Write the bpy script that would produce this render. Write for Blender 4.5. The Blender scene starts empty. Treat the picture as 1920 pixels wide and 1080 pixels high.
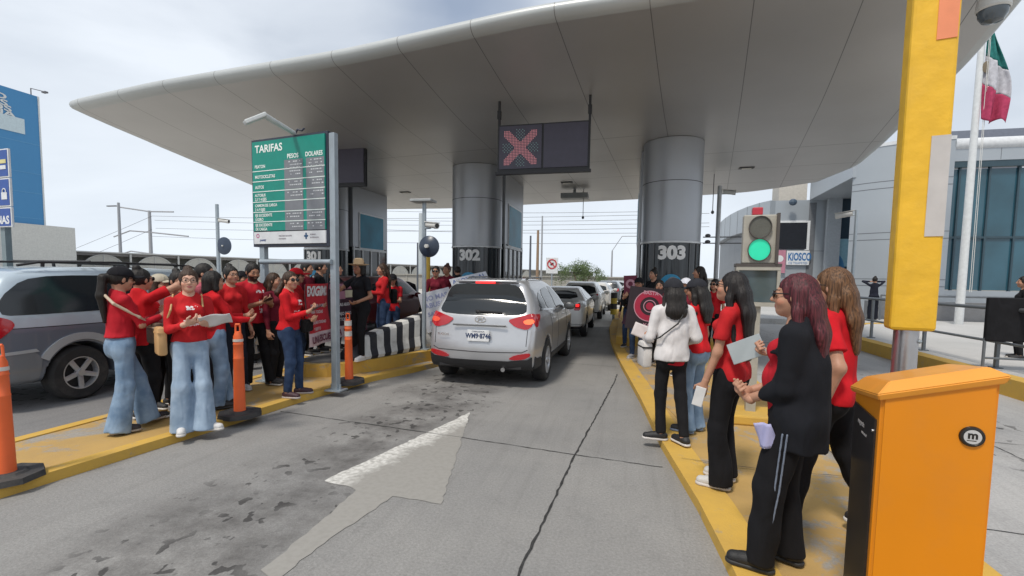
import bpy, bmesh, math, random
import numpy as np
from mathutils import Vector, Matrix
from mathutils.geometry import delaunay_2d_cdt
random.seed(7); np.random.seed(7)
S = bpy.context.scene
# ------------------------------------------------------------------ camera
F_PX, EYE = 900.0, 1.68
cd = bpy.data.cameras.new('camera'); cam = bpy.data.objects.new('camera', cd)
S.collection.objects.link(cam); S.camera = cam
YAW, PIT, ROL = math.radians(13.7), math.atan(65/900), math.radians(.9)
CAMR = Matrix.Rotation(YAW,3,'Z') @ Matrix.Rotation(math.pi/2-PIT,3,'X') @ Matrix.Rotation(ROL,3,'Z')
cam.matrix_world = Matrix.Translation((0,0,EYE)) @ CAMR.to_4x4()
cd.sensor_width = 36; cd.lens = F_PX/1920*36; cd.shift_y = 45/1920
cd.clip_end = 4000; cd.clip_start = .05
# ------------------------------------------------------------------ world and sun
W = bpy.data.worlds.new("World"); S.world = W; W.use_nodes = True
SUN_EL, SUN_ROT = math.radians(58), math.radians(200)
def build_world():
    nt = W.node_tree; N = nt.nodes; L = nt.links; N.clear()
    out = N.new('ShaderNodeOutputWorld')
    sky = N.new('ShaderNodeTexSky'); sky.sky_type = 'NISHITA'; sky.sun_disc = False
    sky.sun_elevation = SUN_EL; sky.sun_rotation = SUN_ROT
    b1 = N.new('ShaderNodeBackground'); b1.inputs[1].default_value = .11; L.new(sky.outputs[0], b1.inputs[0])
    tc = N.new('ShaderNodeTexCoord'); mp = N.new('ShaderNodeMapping'); mp.inputs['Scale'].default_value = (1,1,2.6)
    mp.inputs['Location'].default_value = (.35,.1,.2)
    L.new(tc.outputs['Generated'], mp.inputs[0])
    n1 = N.new('ShaderNodeTexNoise'); n1.inputs['Scale'].default_value = 1.7; n1.inputs['Detail'].default_value = 6
    n1.inputs['Roughness'].default_value = .5; n1.inputs['Distortion'].default_value = .5
    L.new(mp.outputs[0], n1.inputs[0])
    cr = N.new('ShaderNodeValToRGB'); e = cr.color_ramp.elements
    e[0].position = .34; e[0].color = (.46,.515,.60,1); e[1].position = .62; e[1].color = (.74,.79,.86,1)
    L.new(n1.outputs[0], cr.inputs[0])
    # cloud brightening near the horizon ahead
    sx = N.new('ShaderNodeSeparateXYZ'); L.new(tc.outputs['Generated'], sx.inputs[0])
    mr = N.new('ShaderNodeMapRange'); mr.inputs[1].default_value = .0; mr.inputs[2].default_value = .45
    mr.inputs[3].default_value = .72; mr.inputs[4].default_value = 0
    L.new(sx.outputs[2], mr.inputs[0])
    mx = N.new('ShaderNodeMixRGB'); mx.inputs[2].default_value = (.78,.85,.92,1)
    L.new(mr.outputs[0], mx.inputs[0]); L.new(cr.outputs[0], mx.inputs[1])
    b2 = N.new('ShaderNodeBackground'); b2.inputs[1].default_value = 1.0; L.new(mx.outputs[0], b2.inputs[0])
    # gap in the clouds
    vd = N.new('ShaderNodeVectorMath'); vd.operation = 'DISTANCE'
    g = CAMR @ Vector(((850-960)/F_PX, (585+20)/F_PX, -1)); g.normalize()
    vd.inputs[1].default_value = g; L.new(tc.outputs['Generated'], vd.inputs[0])
    n2 = N.new('ShaderNodeTexNoise'); n2.inputs['Scale'].default_value = 5; n2.inputs['Detail'].default_value = 5
    L.new(tc.outputs['Generated'], n2.inputs[0])
    ad = N.new('ShaderNodeMath'); ad.operation = 'MULTIPLY_ADD'; ad.inputs[1].default_value = .16
    L.new(n2.outputs[0], ad.inputs[0]); L.new(vd.outputs['Value'], ad.inputs[2])
    m2 = N.new('ShaderNodeMapRange'); m2.inputs[1].default_value = .12; m2.inputs[2].default_value = .26
    m2.inputs[3].default_value = .42; m2.inputs[4].default_value = 1
    L.new(ad.outputs[0], m2.inputs[0])
    ms = N.new('ShaderNodeMixShader'); L.new(m2.outputs[0], ms.inputs[0]); L.new(b1.outputs[0], ms.inputs[1]); L.new(b2.outputs[0], ms.inputs[2])
    L.new(ms.outputs[0], out.inputs[0])
build_world()
sl = bpy.data.lights.new('sun','SUN'); sl.energy = 2.4; sl.angle = math.radians(10); sl.color = (1,.93,.83)
so = bpy.data.objects.new('sun', sl); S.collection.objects.link(so)
so.rotation_euler = (math.radians(90)-SUN_EL, 0, -SUN_ROT+math.pi)
S.view_settings.view_transform = 'Standard'; S.view_settings.look = 'None'
S.view_settings.gamma = 1; S.view_settings.exposure = 0.22; S.view_settings.use_curve_mapping = False

def ray(px, py): return CAMR @ Vector(((px-960)/F_PX, (585-py)/F_PX, -1))
def G(px, py, z=0.0):
    d = ray(px,py); t = (z-EYE)/d.z; return Vector((d.x*t, d.y*t, z))
def AY(px, py, Y):
    d = ray(px,py); t = Y/d.y; return Vector((d.x*t, Y, EYE+d.z*t))

# ------------------------------------------------------------------ materials
MC = {}
def nm(name):
    m = bpy.data.materials.new(name); m.use_nodes = True
    nt = m.node_tree; b = nt.nodes['Principled BSDF']; return m, nt, b
def mat(name, col, rough=.6, metal=0., var=.08, scale=8., bump=0., bscale=60., spec=.5, emit=None, es=1., coat=0., trans=0., dirt=0.):
    if name in MC: return MC[name]
    m, nt, b = nm(name); N = nt.nodes; L = nt.links
    b.inputs['Roughness'].default_value = rough; b.inputs['Metallic'].default_value = metal
    b.inputs['Specular IOR Level'].default_value = spec; b.inputs['Coat Weight'].default_value = coat
    b.inputs['Transmission Weight'].default_value = trans
    tc = N.new('ShaderNodeTexCoord')
    n = N.new('ShaderNodeTexNoise'); n.inputs['Scale'].default_value = scale; n.inputs['Detail'].default_value = 5
    L.new(tc.outputs['Object'], n.inputs[0])
    cr = N.new('ShaderNodeValToRGB'); e = cr.color_ramp.elements
    e[0].position = .3; e[1].position = .7
    e[0].color = (*[max(0,c*(1-var)) for c in col],1); e[1].color = (*[min(1,c*(1+var)) for c in col],1)
    L.new(n.outputs[0], cr.inputs[0]); src = cr.outputs[0]
    if dirt:
        n3 = N.new('ShaderNodeTexNoise'); n3.inputs['Scale'].default_value = 3; n3.inputs['Detail'].default_value = 8; n3.inputs['Roughness'].default_value=.7
        L.new(tc.outputs['Object'], n3.inputs[0])
        r3 = N.new('ShaderNodeMapRange'); r3.inputs[1].default_value=.5; r3.inputs[2].default_value=.75; r3.inputs[4].default_value=dirt
        L.new(n3.outputs[0], r3.inputs[0])
        mx = N.new('ShaderNodeMixRGB'); mx.inputs[2].default_value=(.16,.14,.12,1); L.new(r3.outputs[0], mx.inputs[0]); L.new(src, mx.inputs[1]); src = mx.outputs[0]
    L.new(src, b.inputs['Base Color'])
    if bump:
        n2 = N.new('ShaderNodeTexNoise'); n2.inputs['Scale'].default_value = bscale; n2.inputs['Detail'].default_value = 4
        L.new(tc.outputs['Object'], n2.inputs[0])
        bp = N.new('ShaderNodeBump'); bp.inputs['Strength'].default_value = bump; bp.inputs['Distance'].default_value = .01
        L.new(n2.outputs[0], bp.inputs['Height']); L.new(bp.outputs[0], b.inputs['Normal'])
    if emit:
        b.inputs['Emission Color'].default_value = (*emit,1); b.inputs['Emission Strength'].default_value = es
    MC[name] = m; return m
def fabric(name, col, rough=.9, fade=None):
    if name in MC: return MC[name]
    m, nt, b = nm(name); N = nt.nodes; L = nt.links
    b.inputs['Roughness'].default_value = rough; b.inputs['Specular IOR Level'].default_value = .2
    b.inputs['Sheen Weight'].default_value = 0
    tc = N.new('ShaderNodeTexCoord')
    n = N.new('ShaderNodeTexNoise'); n.inputs['Scale'].default_value = 7; n.inputs['Detail'].default_value = 6
    L.new(tc.outputs['Object'], n.inputs[0])
    cr = N.new('ShaderNodeValToRGB'); e = cr.color_ramp.elements; e[0].position=.35; e[1].position=.68
    hi = fade or tuple(min(1,c*1.18) for c in col)
    e[0].color = (*[c*.84 for c in col],1); e[1].color = (*hi,1)
    L.new(n.outputs[0], cr.inputs[0]); L.new(cr.outputs[0], b.inputs['Base Color'])
    n2 = N.new('ShaderNodeTexNoise'); n2.inputs['Scale'].default_value = 9; n2.inputs['Detail'].default_value = 1; n2.inputs['Distortion'].default_value = .6
    mp = N.new('ShaderNodeMapping'); mp.inputs['Scale'].default_value = (1.3,1.3,.55); mp.inputs['Rotation'].default_value=(.3,.2,0)
    L.new(tc.outputs['Object'], mp.inputs[0]); L.new(mp.outputs[0], n2.inputs[0])
    bp = N.new('ShaderNodeBump'); bp.inputs['Strength'].default_value = .6; bp.inputs['Distance'].default_value = .03
    L.new(n2.outputs[0], bp.inputs['Height']); L.new(bp.outputs[0], b.inputs['Normal'])
    MC[name] = m; return m
def skinmat():
    if 'skin' in MC: return MC['skin']
    m, nt, b = nm('skin'); a = nt.nodes.new('ShaderNodeAttribute'); a.attribute_name = 'Col'
    nt.links.new(a.outputs['Color'], b.inputs['Base Color']); b.inputs['Roughness'].default_value = .5
    b.inputs['Specular IOR Level'].default_value = .35
    MC['skin'] = m; return m
def hairmat(name, col, tip=None):
    if name in MC: return MC[name]
    m, nt, b = nm(name); N = nt.nodes; L = nt.links
    tc = N.new('ShaderNodeTexCoord'); mp = N.new('ShaderNodeMapping'); mp.inputs['Scale'].default_value = (110,110,6)
    n = N.new('ShaderNodeTexNoise'); n.inputs['Scale'].default_value = 1.2; n.inputs['Detail'].default_value = 3; n.inputs['Distortion'].default_value=.4
    L.new(tc.outputs['Object'], mp.inputs[0]); L.new(mp.outputs[0], n.inputs[0])
    cr = N.new('ShaderNodeValToRGB'); e = cr.color_ramp.elements; e[0].position=.35; e[1].position=.7
    t = tip or tuple(c*2.0+.004 for c in col)
    e[0].color = (*[c*.55 for c in col],1); e[1].color = (*t,1)
    L.new(n.outputs[0], cr.inputs[0]); L.new(cr.outputs[0], b.inputs['Base Color'])
    bp = N.new('ShaderNodeBump'); bp.inputs['Strength'].default_value = .7; bp.inputs['Distance'].default_value = .006
    L.new(n.outputs[0], bp.inputs['Height']); L.new(bp.outputs[0], b.inputs['Normal'])
    b.inputs['Roughness'].default_value = .55; b.inputs['Specular IOR Level'].default_value = .35
    MC[name] = m; return m

# ------------------------------------------------------------------ object helpers
def tag(o, label=None, cat=None, group=None, kind=None):
    if label: o['label'] = label
    if cat: o['category'] = cat
    if group: o['group'] = group
    if kind: o['kind'] = kind
    return o
def empty(name, loc=(0,0,0), rz=0., label=None, cat=None, group=None):
    o = bpy.data.objects.new(name, None); S.collection.objects.link(o); o.empty_display_size = .1
    o.location = loc; o.rotation_euler = (0,0,rz); return tag(o, label, cat, group)
def meshobj(name, V, Fc, m, parent=None, smooth=False, mats=None, fm=None):
    me = bpy.data.meshes.new(name); me.from_pydata([tuple(v) for v in V], [], [tuple(int(i) for i in f) for f in Fc])
    for q in (mats or [m]): me.materials.append(q)
    if fm is not None: me.polygons.foreach_set('material_index', np.asarray(fm, dtype=np.int32))
    if smooth: me.polygons.foreach_set('use_smooth', np.ones(len(me.polygons), dtype=bool))
    me.update(); o = bpy.data.objects.new(name, me); S.collection.objects.link(o)
    if parent: o.parent = parent
    return o
class MB:
    def __init__(s): s.bm = bmesh.new()
    def box(s, c, d, rz=0, R=None, bev=0.):
        M = Matrix.Translation(c) @ (R.to_4x4() if R is not None else Matrix.Rotation(rz,4,'Z')) @ Matrix.Diagonal((*d,1))
        r = bmesh.ops.create_cube(s.bm, size=1, matrix=M)
        if bev: bmesh.ops.bevel(s.bm, geom=list({e for v in r['verts'] for e in v.link_edges}), offset=bev, segments=2, affect='EDGES', profile=.5)
        return s
    def tube(s, a, b, r1, r2=None, n=14, caps=True):
        a = Vector(a); b = Vector(b); d = b-a
        if d.length < 1e-6: return s
        M = Matrix.Translation((a+b)/2) @ d.to_track_quat('Z','Y').to_matrix().to_4x4()
        bmesh.ops.create_cone(s.bm, cap_ends=caps, segments=n, radius1=r1, radius2=r1 if r2 is None else r2, depth=d.length, matrix=M); return s
    def path(s, pts, r, n=10):
        for a, b in zip(pts[:-1], pts[1:]): s.tube(a,b,r,n=n)
        for p in pts[1:-1]: s.ball(p,(r,r,r))
        return s
    def ball(s, c, r, seg=12, R=None):
        M = Matrix.Translation(c) @ (R.to_4x4() if R is not None else Matrix.Identity(4)) @ Matrix.Diagonal((*r,1))
        bmesh.ops.create_uvsphere(s.bm, u_segments=seg, v_segments=max(6,seg//2), radius=1, matrix=M); return s
    def poly(s, pts):
        vs = [s.bm.verts.new(p) for p in pts]; s.bm.faces.new(vs); return s
    def prism(s, pts, z0, z1):
        a = [s.bm.verts.new((p[0],p[1],z0)) for p in pts]; b = [s.bm.verts.new((p[0],p[1],z1)) for p in pts]; n = len(pts)
        s.bm.faces.new(a[::-1]); s.bm.faces.new(b)
        for i in range(n): s.bm.faces.new((a[i],a[(i+1)%n],b[(i+1)%n],b[i]))
        return s
    def lathe(s, prof, M=None, n=28):
        M = M or Matrix.Identity(4); rings = []
        for r, z in prof: rings.append([s.bm.verts.new(M @ Vector((r*math.cos(2*math.pi*k/n), r*math.sin(2*math.pi*k/n), z))) for k in range(n)])
        for A, B in zip(rings[:-1], rings[1:]):
            for k in range(n): s.bm.faces.new((A[k],A[(k+1)%n],B[(k+1)%n],B[k]))
        return s
    def build(s, name, m, parent=None, smooth=False, M=None):
        bmesh.ops.recalc_face_normals(s.bm, faces=s.bm.faces)
        me = bpy.data.meshes.new(name); s.bm.to_mesh(me); s.bm.free(); me.materials.append(m)
        if smooth:
            me.polygons.foreach_set('use_smooth', np.ones(len(me.polygons), dtype=bool))
            me.set_sharp_from_angle(angle=math.radians(40))
        o = bpy.data.objects.new(name, me); S.collection.objects.link(o)
        if parent: o.parent = parent
        if M is not None: o.matrix_local = M
        return o
def frame(o, x, y):
    x = Vector(x).normalized(); y = Vector(y); y = (y - x*y.dot(x)).normalized(); z = x.cross(y)
    M = Matrix((x,y,z)).transposed().to_4x4(); M.translation = o; return M
def text(name, body, size, m, M, parent=None, align='LEFT', bold=0., ext=.002, sx=1., sp=1.):
    c = bpy.data.curves.new('t','FONT'); c.body = body; c.size = size; c.align_x = align; c.offset = bold; c.extrude = ext; c.space_character = sp
    c.resolution_u = 3
    o = bpy.data.objects.new('t', c); S.collection.objects.link(o)
    me = bpy.data.meshes.new_from_object(o.evaluated_get(bpy.context.evaluated_depsgraph_get())); bpy.data.objects.remove(o)
    me.transform(Matrix.Diagonal((sx,1,1,1))); me.materials.clear(); me.materials.append(m)
    r = bpy.data.objects.new(name, me); S.collection.objects.link(r)
    if parent: r.parent = parent
    r.matrix_local = M; return r
def copy_tree(o, parent=None):
    c = o.copy(); S.collection.objects.link(c); c.parent = parent
    for ch in list(o.children): copy_tree(ch, c)
    return c

# ------------------------------------------------------------------ distance fields and surface nets
def nets(Fd, org, h):
    ins = Fd < 0
    c = np.zeros(tuple(np.array(Fd.shape)-1), dtype=np.int8)
    X,Y,Z = c.shape
    for i in (0,1):
        for j in (0,1):
            for k in (0,1): c += ins[i:X+i, j:Y+j, k:Z+k]
    act = (c>0)&(c<8); idx = np.argwhere(act)
    if len(idx)==0: return np.zeros((0,3)), np.zeros((0,4),int)
    off = np.array([[i,j,k] for i in (0,1) for j in (0,1) for k in (0,1)])
    vals = np.stack([Fd[idx[:,0]+o[0], idx[:,1]+o[1], idx[:,2]+o[2]] for o in off],1)
    acc = np.zeros((len(idx),3)); cnt = np.zeros(len(idx))
    for a in range(8):
        for b in range(a+1,8):
            if np.abs(off[a]-off[b]).sum()!=1: continue
            va, vb = vals[:,a], vals[:,b]; cr = (va<0)!=(vb<0)
            t = np.where(cr, va/np.where(cr, va-vb, 1), 0)
            acc += np.where(cr[:,None], off[a]+t[:,None]*(off[b]-off[a]), 0); cnt += cr
    V = (idx + acc/cnt[:,None])*h + org
    vid = -np.ones(act.shape, dtype=np.int64); vid[act] = np.arange(len(idx))
    Q = []
    for ax in range(3):
        A = np.take(ins, np.arange(Fd.shape[ax]-1), axis=ax); B = np.take(ins, np.arange(1,Fd.shape[ax]), axis=ax)
        e = np.argwhere(A!=B); u, w = (ax+1)%3, (ax+2)%3
        ok = (e[:,u]>0)&(e[:,w]>0)&(e[:,u]<act.shape[u])&(e[:,w]<act.shape[w])
        e = e[ok]; flip = A[tuple(e.T)]
        def g(du,dw):
            q = e.copy(); q[:,u]-=du; q[:,w]-=dw; return vid[tuple(q.T)]
        q = np.stack([g(1,1),g(0,1),g(0,0),g(1,0)],1)
        q[~flip] = q[~flip][:,::-1]; Q.append(q)
    Q = np.concatenate(Q); Q = Q[(Q>=0).all(1)]
    return V, Q
def smin(a,b,k):
    h = np.maximum(k-np.abs(a-b),0)/k; return np.minimum(a,b)-h*h*k*.25
def d_rc(P,a,b,ra,rb,flat=None,cap=0):
    a=np.asarray(a,float); b=np.asarray(b,float); ab=b-a; L2=max((ab**2).sum(),1e-9); ap=P-a
    t=np.clip(ap@ab/L2,0,1); q=ap-t[:,None]*ab
    if flat is not None: q=q/np.asarray(flat)
    d=np.sqrt((q**2).sum(1))-(ra+(rb-ra)*t)
    if cap: u=ab/math.sqrt(L2); d=np.maximum(d, (P-b)@u)
    if cap==2: d=np.maximum(d, -(P-a)@u)
    return d
def d_el(P,c,r,R=None):
    q=P-np.asarray(c,float)
    if R is not None: q=q@R
    r=np.asarray(r,float); k0=np.sqrt(((q/r)**2).sum(1)); k1=np.sqrt(((q/(r*r))**2).sum(1))+1e-9
    return k0*(k0-1)/k1
class Field:
    def __init__(s): s.ops=[]
    def add(s, fn, lo, hi, k=.02, mode=0): s.ops.append((fn,np.asarray(lo,float),np.asarray(hi,float),k,mode)); return s
    def rc(s,a,b,ra,rb,k=.02,flat=None,cap=0,mode=0):
        a=np.asarray(a,float); b=np.asarray(b,float); r=max(ra,rb)*(max(max(flat),1) if flat is not None else 1)+k
        return s.add(lambda P:d_rc(P,a,b,ra,rb,flat,cap), np.minimum(a,b)-r, np.maximum(a,b)+r, k, mode)
    def el(s,c,r,k=.02,R=None,mode=0):
        m=(max(r) if R is not None else np.asarray(r,float))+k; c=np.asarray(c,float)
        return s.add(lambda P:d_el(P,c,r,R), c-m, c+m, k, mode)
    def sub(s,fn,lo,hi,k=.01): return s.add(fn,lo,hi,k,1)
    def subel(s,c,r,k=.012,R=None): return s.el(c,r,k,R,1)
    def below(s,z,k=.004): return s.add(lambda P:P[:,2]-z, (-9,-9,-9),(9,9,z+k), k, 1)
    def above(s,z,k=.004): return s.add(lambda P:z-P[:,2], (-9,-9,z-k),(9,9,9), k, 1)
    def mesh(s, h, disp=None):
        lo=np.min([o[1] for o in s.ops if o[4]==0],0)-2*h; hi=np.max([o[2] for o in s.ops if o[4]==0],0)+2*h
        n=np.ceil((hi-lo)/h).astype(int)+1; ax=[lo[i]+np.arange(n[i])*h for i in range(3)]
        D=np.full(tuple(n), .12)
        for fn,a,b,k,mode in s.ops:
            i0=np.clip(np.floor((a-lo)/h).astype(int)-1,0,n); i1=np.clip(np.ceil((b-lo)/h).astype(int)+2,0,n)
            if (i1<=i0).any(): continue
            g=np.meshgrid(*[ax[i][i0[i]:i1[i]] for i in range(3)],indexing='ij'); P=np.stack([q.ravel() for q in g],1)
            d=fn(P).reshape(g[0].shape); sl=tuple(slice(i0[i],i1[i]) for i in range(3))
            D[sl]= smin(D[sl],d,k) if mode==0 else -smin(-D[sl],d,k)
        if disp is not None:
            near=np.argwhere(np.abs(D)<.04); P=near*h+lo; D[tuple(near.T)]+=disp(P)
        return nets(D,lo,h)
def folds(amp=.004, seed=0, f=1.0, zs=13):
    r=np.random.RandomState(seed); K=r.normal(0,1,(6,3))*np.array([22,22,zs])*f; ph=r.rand(6)*6.28
    return lambda P: amp*np.sin(P@K.T+ph+1.3*np.sin(P@K[::-1].T*.5)).sum(1)/2.2
def vq(name, VQ, m, parent=None, col=None):
    V,Q=VQ; me=bpy.data.meshes.new(name); nv,nf=len(V),len(Q)
    me.vertices.add(nv); me.vertices.foreach_set('co',V.astype(np.float32).ravel())
    me.loops.add(nf*4); me.loops.foreach_set('vertex_index',Q.astype(np.int32).ravel())
    me.polygons.add(nf); me.polygons.foreach_set('loop_start',np.arange(nf,dtype=np.int32)*4)
    me.polygons.foreach_set('use_smooth',np.ones(nf,dtype=bool)); me.materials.append(m)
    me.update(calc_edges=True)
    if col is not None:
        a=me.color_attributes.new('Col','FLOAT_COLOR','POINT'); c=np.ones((nv,4),np.float32); c[:,:3]=col; a.data.foreach_set('color',c.ravel())
    o=bpy.data.objects.new(name,me); S.collection.objects.link(o)
    if parent: o.parent=parent
    return o
def joinvq(L):
    Vs=[];Qs=[];n=0
    for V,Q in L: Vs.append(V);Qs.append(Q+n);n+=len(V)
    return np.concatenate(Vs),np.concatenate(Qs)
# ------------------------------------------------------------------ people
SKIN={'light':(.56,.33,.24),'tan':(.44,.235,.155),'brown':(.34,.17,.105)}
def ik(Sh,Wr,l1,l2,pole):
    Sh,Wr,pole=[np.asarray(v,float) for v in (Sh,Wr,pole)]
    d=Wr-Sh; D=np.linalg.norm(d)
    if D>l1+l2-.002: Wr=Sh+d*(l1+l2-.002)/D; d=Wr-Sh; D=l1+l2-.002
    u=d/D; x=(l1*l1-l2*l2+D*D)/(2*D); hh=math.sqrt(max(l1*l1-x*x,0)); p=pole-u*(pole@u); p/=np.linalg.norm(p)+1e-9
    return Sh+u*x+p*hh, Wr
def unit(v): v=np.asarray(v,float); return v/(np.linalg.norm(v)+1e-9)
def hand(f, W, d, n, side, curl, r=1.0):
    """palm, four bent fingers and a thumb; d = direction of the hand, n = palm normal"""
    d=unit(d); n=np.asarray(n,float); n=unit(n-d*(n@d)); a=np.cross(d,n)*side      # a points to the thumb side
    c=W+d*.048; R=np.stack([a,d,n],1)
    f.el(c,(.040,.052,.019),.012,R)
    f.rc(W-d*.03,W+d*.02,.027,.026,.012)
    for i,(o,L) in enumerate(((.027,.070),(.009,.078),(-.009,.073),(-.026,.058))):
        b=W+d*.085+a*o; th=curl*(1+.1*i)
        d1=unit(d*math.cos(th)+n*math.sin(th)); m=b+d1*L*.5; d2=unit(d*math.cos(th*1.9)+n*math.sin(th*1.9)); e=m+d2*L*.48
        f.rc(b-d*.015,m,.0095*r,.0088*r,.006); f.rc(m,e,.0088*r,.0075*r,.005)
    b=W+d*.025+a*.03; m=b+unit(a*.75+d*.75+n*.35*curl)*.04; e=m+unit(a*.15+d+n*.55*curl)*.032
    f.rc(b,m,.013,.0105*r,.01); f.rc(m,e,.0105*r,.0085*r,.005)
def person(label, pos, rel, h=1.62, group=None, skin='tan', w=1.0, male=False, v=.014, hv=.008,
           rh=None, lh=None, rpole=(.35,-.5,-1), lpole=(-.35,-.5,-1), rcurl=.75, lcurl=.75, rn=None, ln=None, rd=None, ld=None,
           rf=(.10,.0,0), lf=(-.10,.0,0), toe=(12,12), kb=(0,0), top=('red',(.52,.012,.016),'long',.86), pants=('slim',(.012,.012,.014)),
           shoes=((.02,.02,.022),(.6,.58,.55)), hair=('long',(.012,.009,.008)), hy=0, hp=0, cap=None, glasses=None, jacket=None, mouth=(.42,.13,.12),
           belly=0., hat=None, logo=None, seed=0, lift=(0,0), detail=True):
    beard=male=='beard'; male=1 if male else 0
    th=math.atan2(-pos[0],pos[1])+math.radians(rel); s=h/1.65
    root=empty('person',(pos[0],pos[1],pos[2]),th,label,'person',group); root.scale=(s,s,s)
    RM=Matrix.Translation(pos)@Matrix.Rotation(th,4,'Z')@Matrix.Diagonal((s,s,s,1))
    bw=w*(.93 if not male else 1.0); sh=.158+.022*male+.02*(w-1)
    S_={1:np.array([sh,-.005,1.335]),-1:np.array([-sh,-.005,1.335])}
    hp_={1:np.array([.085*bw,0,.87]),-1:np.array([-.085*bw,0,.87])}
    Wt={1:np.array(rh if rh is not None else (.235+.05*(w-1),.05,.80)),-1:np.array(lh if lh is not None else (-.235-.05*(w-1),.05,.80))}
    arms={}
    for sd in (1,-1):
        E,Wr=ik(S_[sd],Wt[sd],.285,.245,rpole if sd>0 else lpole); arms[sd]=(S_[sd],E,Wr)
    foot={1:np.array([*rf[:2],.075+lift[0]]),-1:np.array([*lf[:2],.075+lift[1]])}; legs={}
    for sd in (1,-1):
        K,A=ik(hp_[sd],foot[sd],.4005,.4005,(0.12*sd,1,0)); legs[sd]=(hp_[sd],K,A)
    # --- head frame
    HC=np.array([0,.022,1.535]); y,p=math.radians(hy),math.radians(hp)
    HR=np.array(Matrix.Rotation(y,3,'Z')@Matrix.Rotation(p,3,'X'))
    def hl(q): return HC+HR@np.asarray(q,float)
    # --- body
    sl_short=top[2]=='short'
    f=Field()
    f.el((0,0,.90),(.140*bw,.098*bw,.11),.06); f.el((0,.0+belly*.3,1.06),(.112*bw,.083*bw+belly*.5,.15),.08)
    f.el((0,-.005,1.25),((.122+.025*male)*bw,.088*bw,.15),.07); f.rc((-.10,-.01,1.345),(.10,-.01,1.345),.036,.036,.05)
    for sd in (1,-1):
        a,e,wr=arms[sd]; f.rc(a,e,.040*bw if sl_short else .036*bw,.034*bw,.03); f.rc(e,wr,.034*bw,.025,.03)
        a,k,an=legs[sd]; f.rc(a,k,.074*bw,.05,.03); f.rc(k,an,.052,.036,.03); f.rc(an,an+[0,.03,-.04],.034,.03,.03)
    f.rc((0,-.012,1.36),HC+[0,-.02,-.08],.056+.006*male,.05+.007*male,.035)
    parts=[f.mesh(v)]
    # head
    g=Field(); B=lambda c,r,k=.02,mode=0: g.el(hl(c),r,k,HR,mode)
    B((0,-.012,.018),(.074,.093,.098),.02); B((0,.028,-.045),(.056,.06,.066),.03); B((0,.058,-.083),(.026,.024,.022),.025)
    g.rc(hl((0,-.03,-.02)),HC+[0,-.03,-.13],.05,.05,.03)
    for q in (1,-1):
        B((q*.038,.052,-.028),(.026,.026,.024),.02)
        B((q*.077,-.008,-.008),(.011,.018,.030),.008); B((q*.031,.090,.012),(.016,.012,.010),.010,1)
        B((q*.031,.072,.011),(.0145,.0145,.0125),.004)
    g.rc(hl((-.03,.078,.030)),hl((.03,.078,.030)),.009,.009,.012)
    g.rc(hl((0,.082,.018)),hl((0,.106,-.020)),.0075,.0115,.010); g.rc(hl((-.012,.094,-.024)),hl((.012,.094,-.024)),.008,.008,.006)
    B((0,.082,-.050),(.024,.012,.0055),.003); B((0,.081,-.060),(.020,.012,.0065),.003)
    head=g.mesh(min(hv,.0085)); parts.append(head)
    # hands
    tips={}
    for sd in (1,-1):
        a,e,wr=arms[sd]; d=unit((rd if sd>0 else ld) if (rd if sd>0 else ld) is not None else wr-e)
        n=(rn if sd>0 else ln)
        if (rd if sd>0 else ld) is None and Wt[sd][1]>.2 and Wt[sd][2]<1.3: d=unit(unit(wr-e)*.6+np.array([-sd*.62,.15,.25])); n=(-sd*.3,-.5,.8) if n is None else n
        n=n if n is not None else ((-sd,0,0) if abs(d[2])>.6 else (-sd*.4,0,1))
        q=Field(); hand(q,wr+d*.01,d,n,sd,(rcurl if sd>0 else lcurl)); parts.append(q.mesh(min(hv,.0065) if detail else .0085)); tips[sd]=(wr,d)
    V,Q=joinvq(parts); base=np.array(SKIN[skin]); col=np.tile(base,(len(V),1))
    L=(V-HC)@HR; near=(np.abs(L)<.2).all(1)
    def m(c,r,): return near&((((L-np.array(c))/np.array(r))**2).sum(1)<1)
    col[m((0,.09,-.055),(.025,.03,.0115))]=mouth if not male else base*.75
    for q in (1,-1):
        col[m((q*.042,.06,-.03),(.028,.04,.02))]=base*np.array([1.08,.92,.9])
        col[m((q*.031,.09,.011),(.0155,.02,.0075))]=(.5,.46,.43); col[m((q*.031,.09,.011),(.0075,.02,.0085))]=(.02,.012,.01)
        col[m((q*.032,.085,.0335),(.019,.03,.0048))]=(.03,.02,.015)
    if beard: 
        bd=near&(L[:,2]<-.035)&(L[:,1]>.0)&(L[:,2]>-.115)&~m((0,.09,-.055),(.02,.03,.009)); col[bd]=(.03,.02,.016)
    nn=np.random.RandomState(seed).rand(len(V),1)*.06+.97; col=col*nn
    body=vq('body',(V,Q),skinmat(),root,col)
    # --- trousers
    st,pc=pants[:2]; t=Field()
    R0={'slim':(.096,.066,.048),'straight':(.100,.078,.072),'wide':(.093,.084,.106),'flare':(.098,.070,.088)}[st]
    t.el((0,-.01,.90),(.156*bw,.118*bw,.115),.04); t.rc((0,0,.96),(0,.0,1.00),.132*bw,.128*bw,.04,flat=(1,.78,1))
    hz={'slim':.10,'straight':.065,'wide':.035,'flare':.05}[st]
    for sd in (1,-1):
        a,k,an=legs[sd]; an2=an+unit(an-k)*(-hz+.075+.02)
        t.el(a+[0,-.044,-.03],(.082*bw,.080*bw,.10),.05)
        t.rc(a,k,R0[0]*bw,R0[1]*(.5+.5*bw),.045,flat=(.92,1,1)); t.rc(k,an2,R0[1]*(.5+.5*bw),R0[2],.03,cap=1)
    t.rc((0,-.04,.80),(0,.0,.86),.06,.08,.03)
    t.above(1.02)
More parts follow.
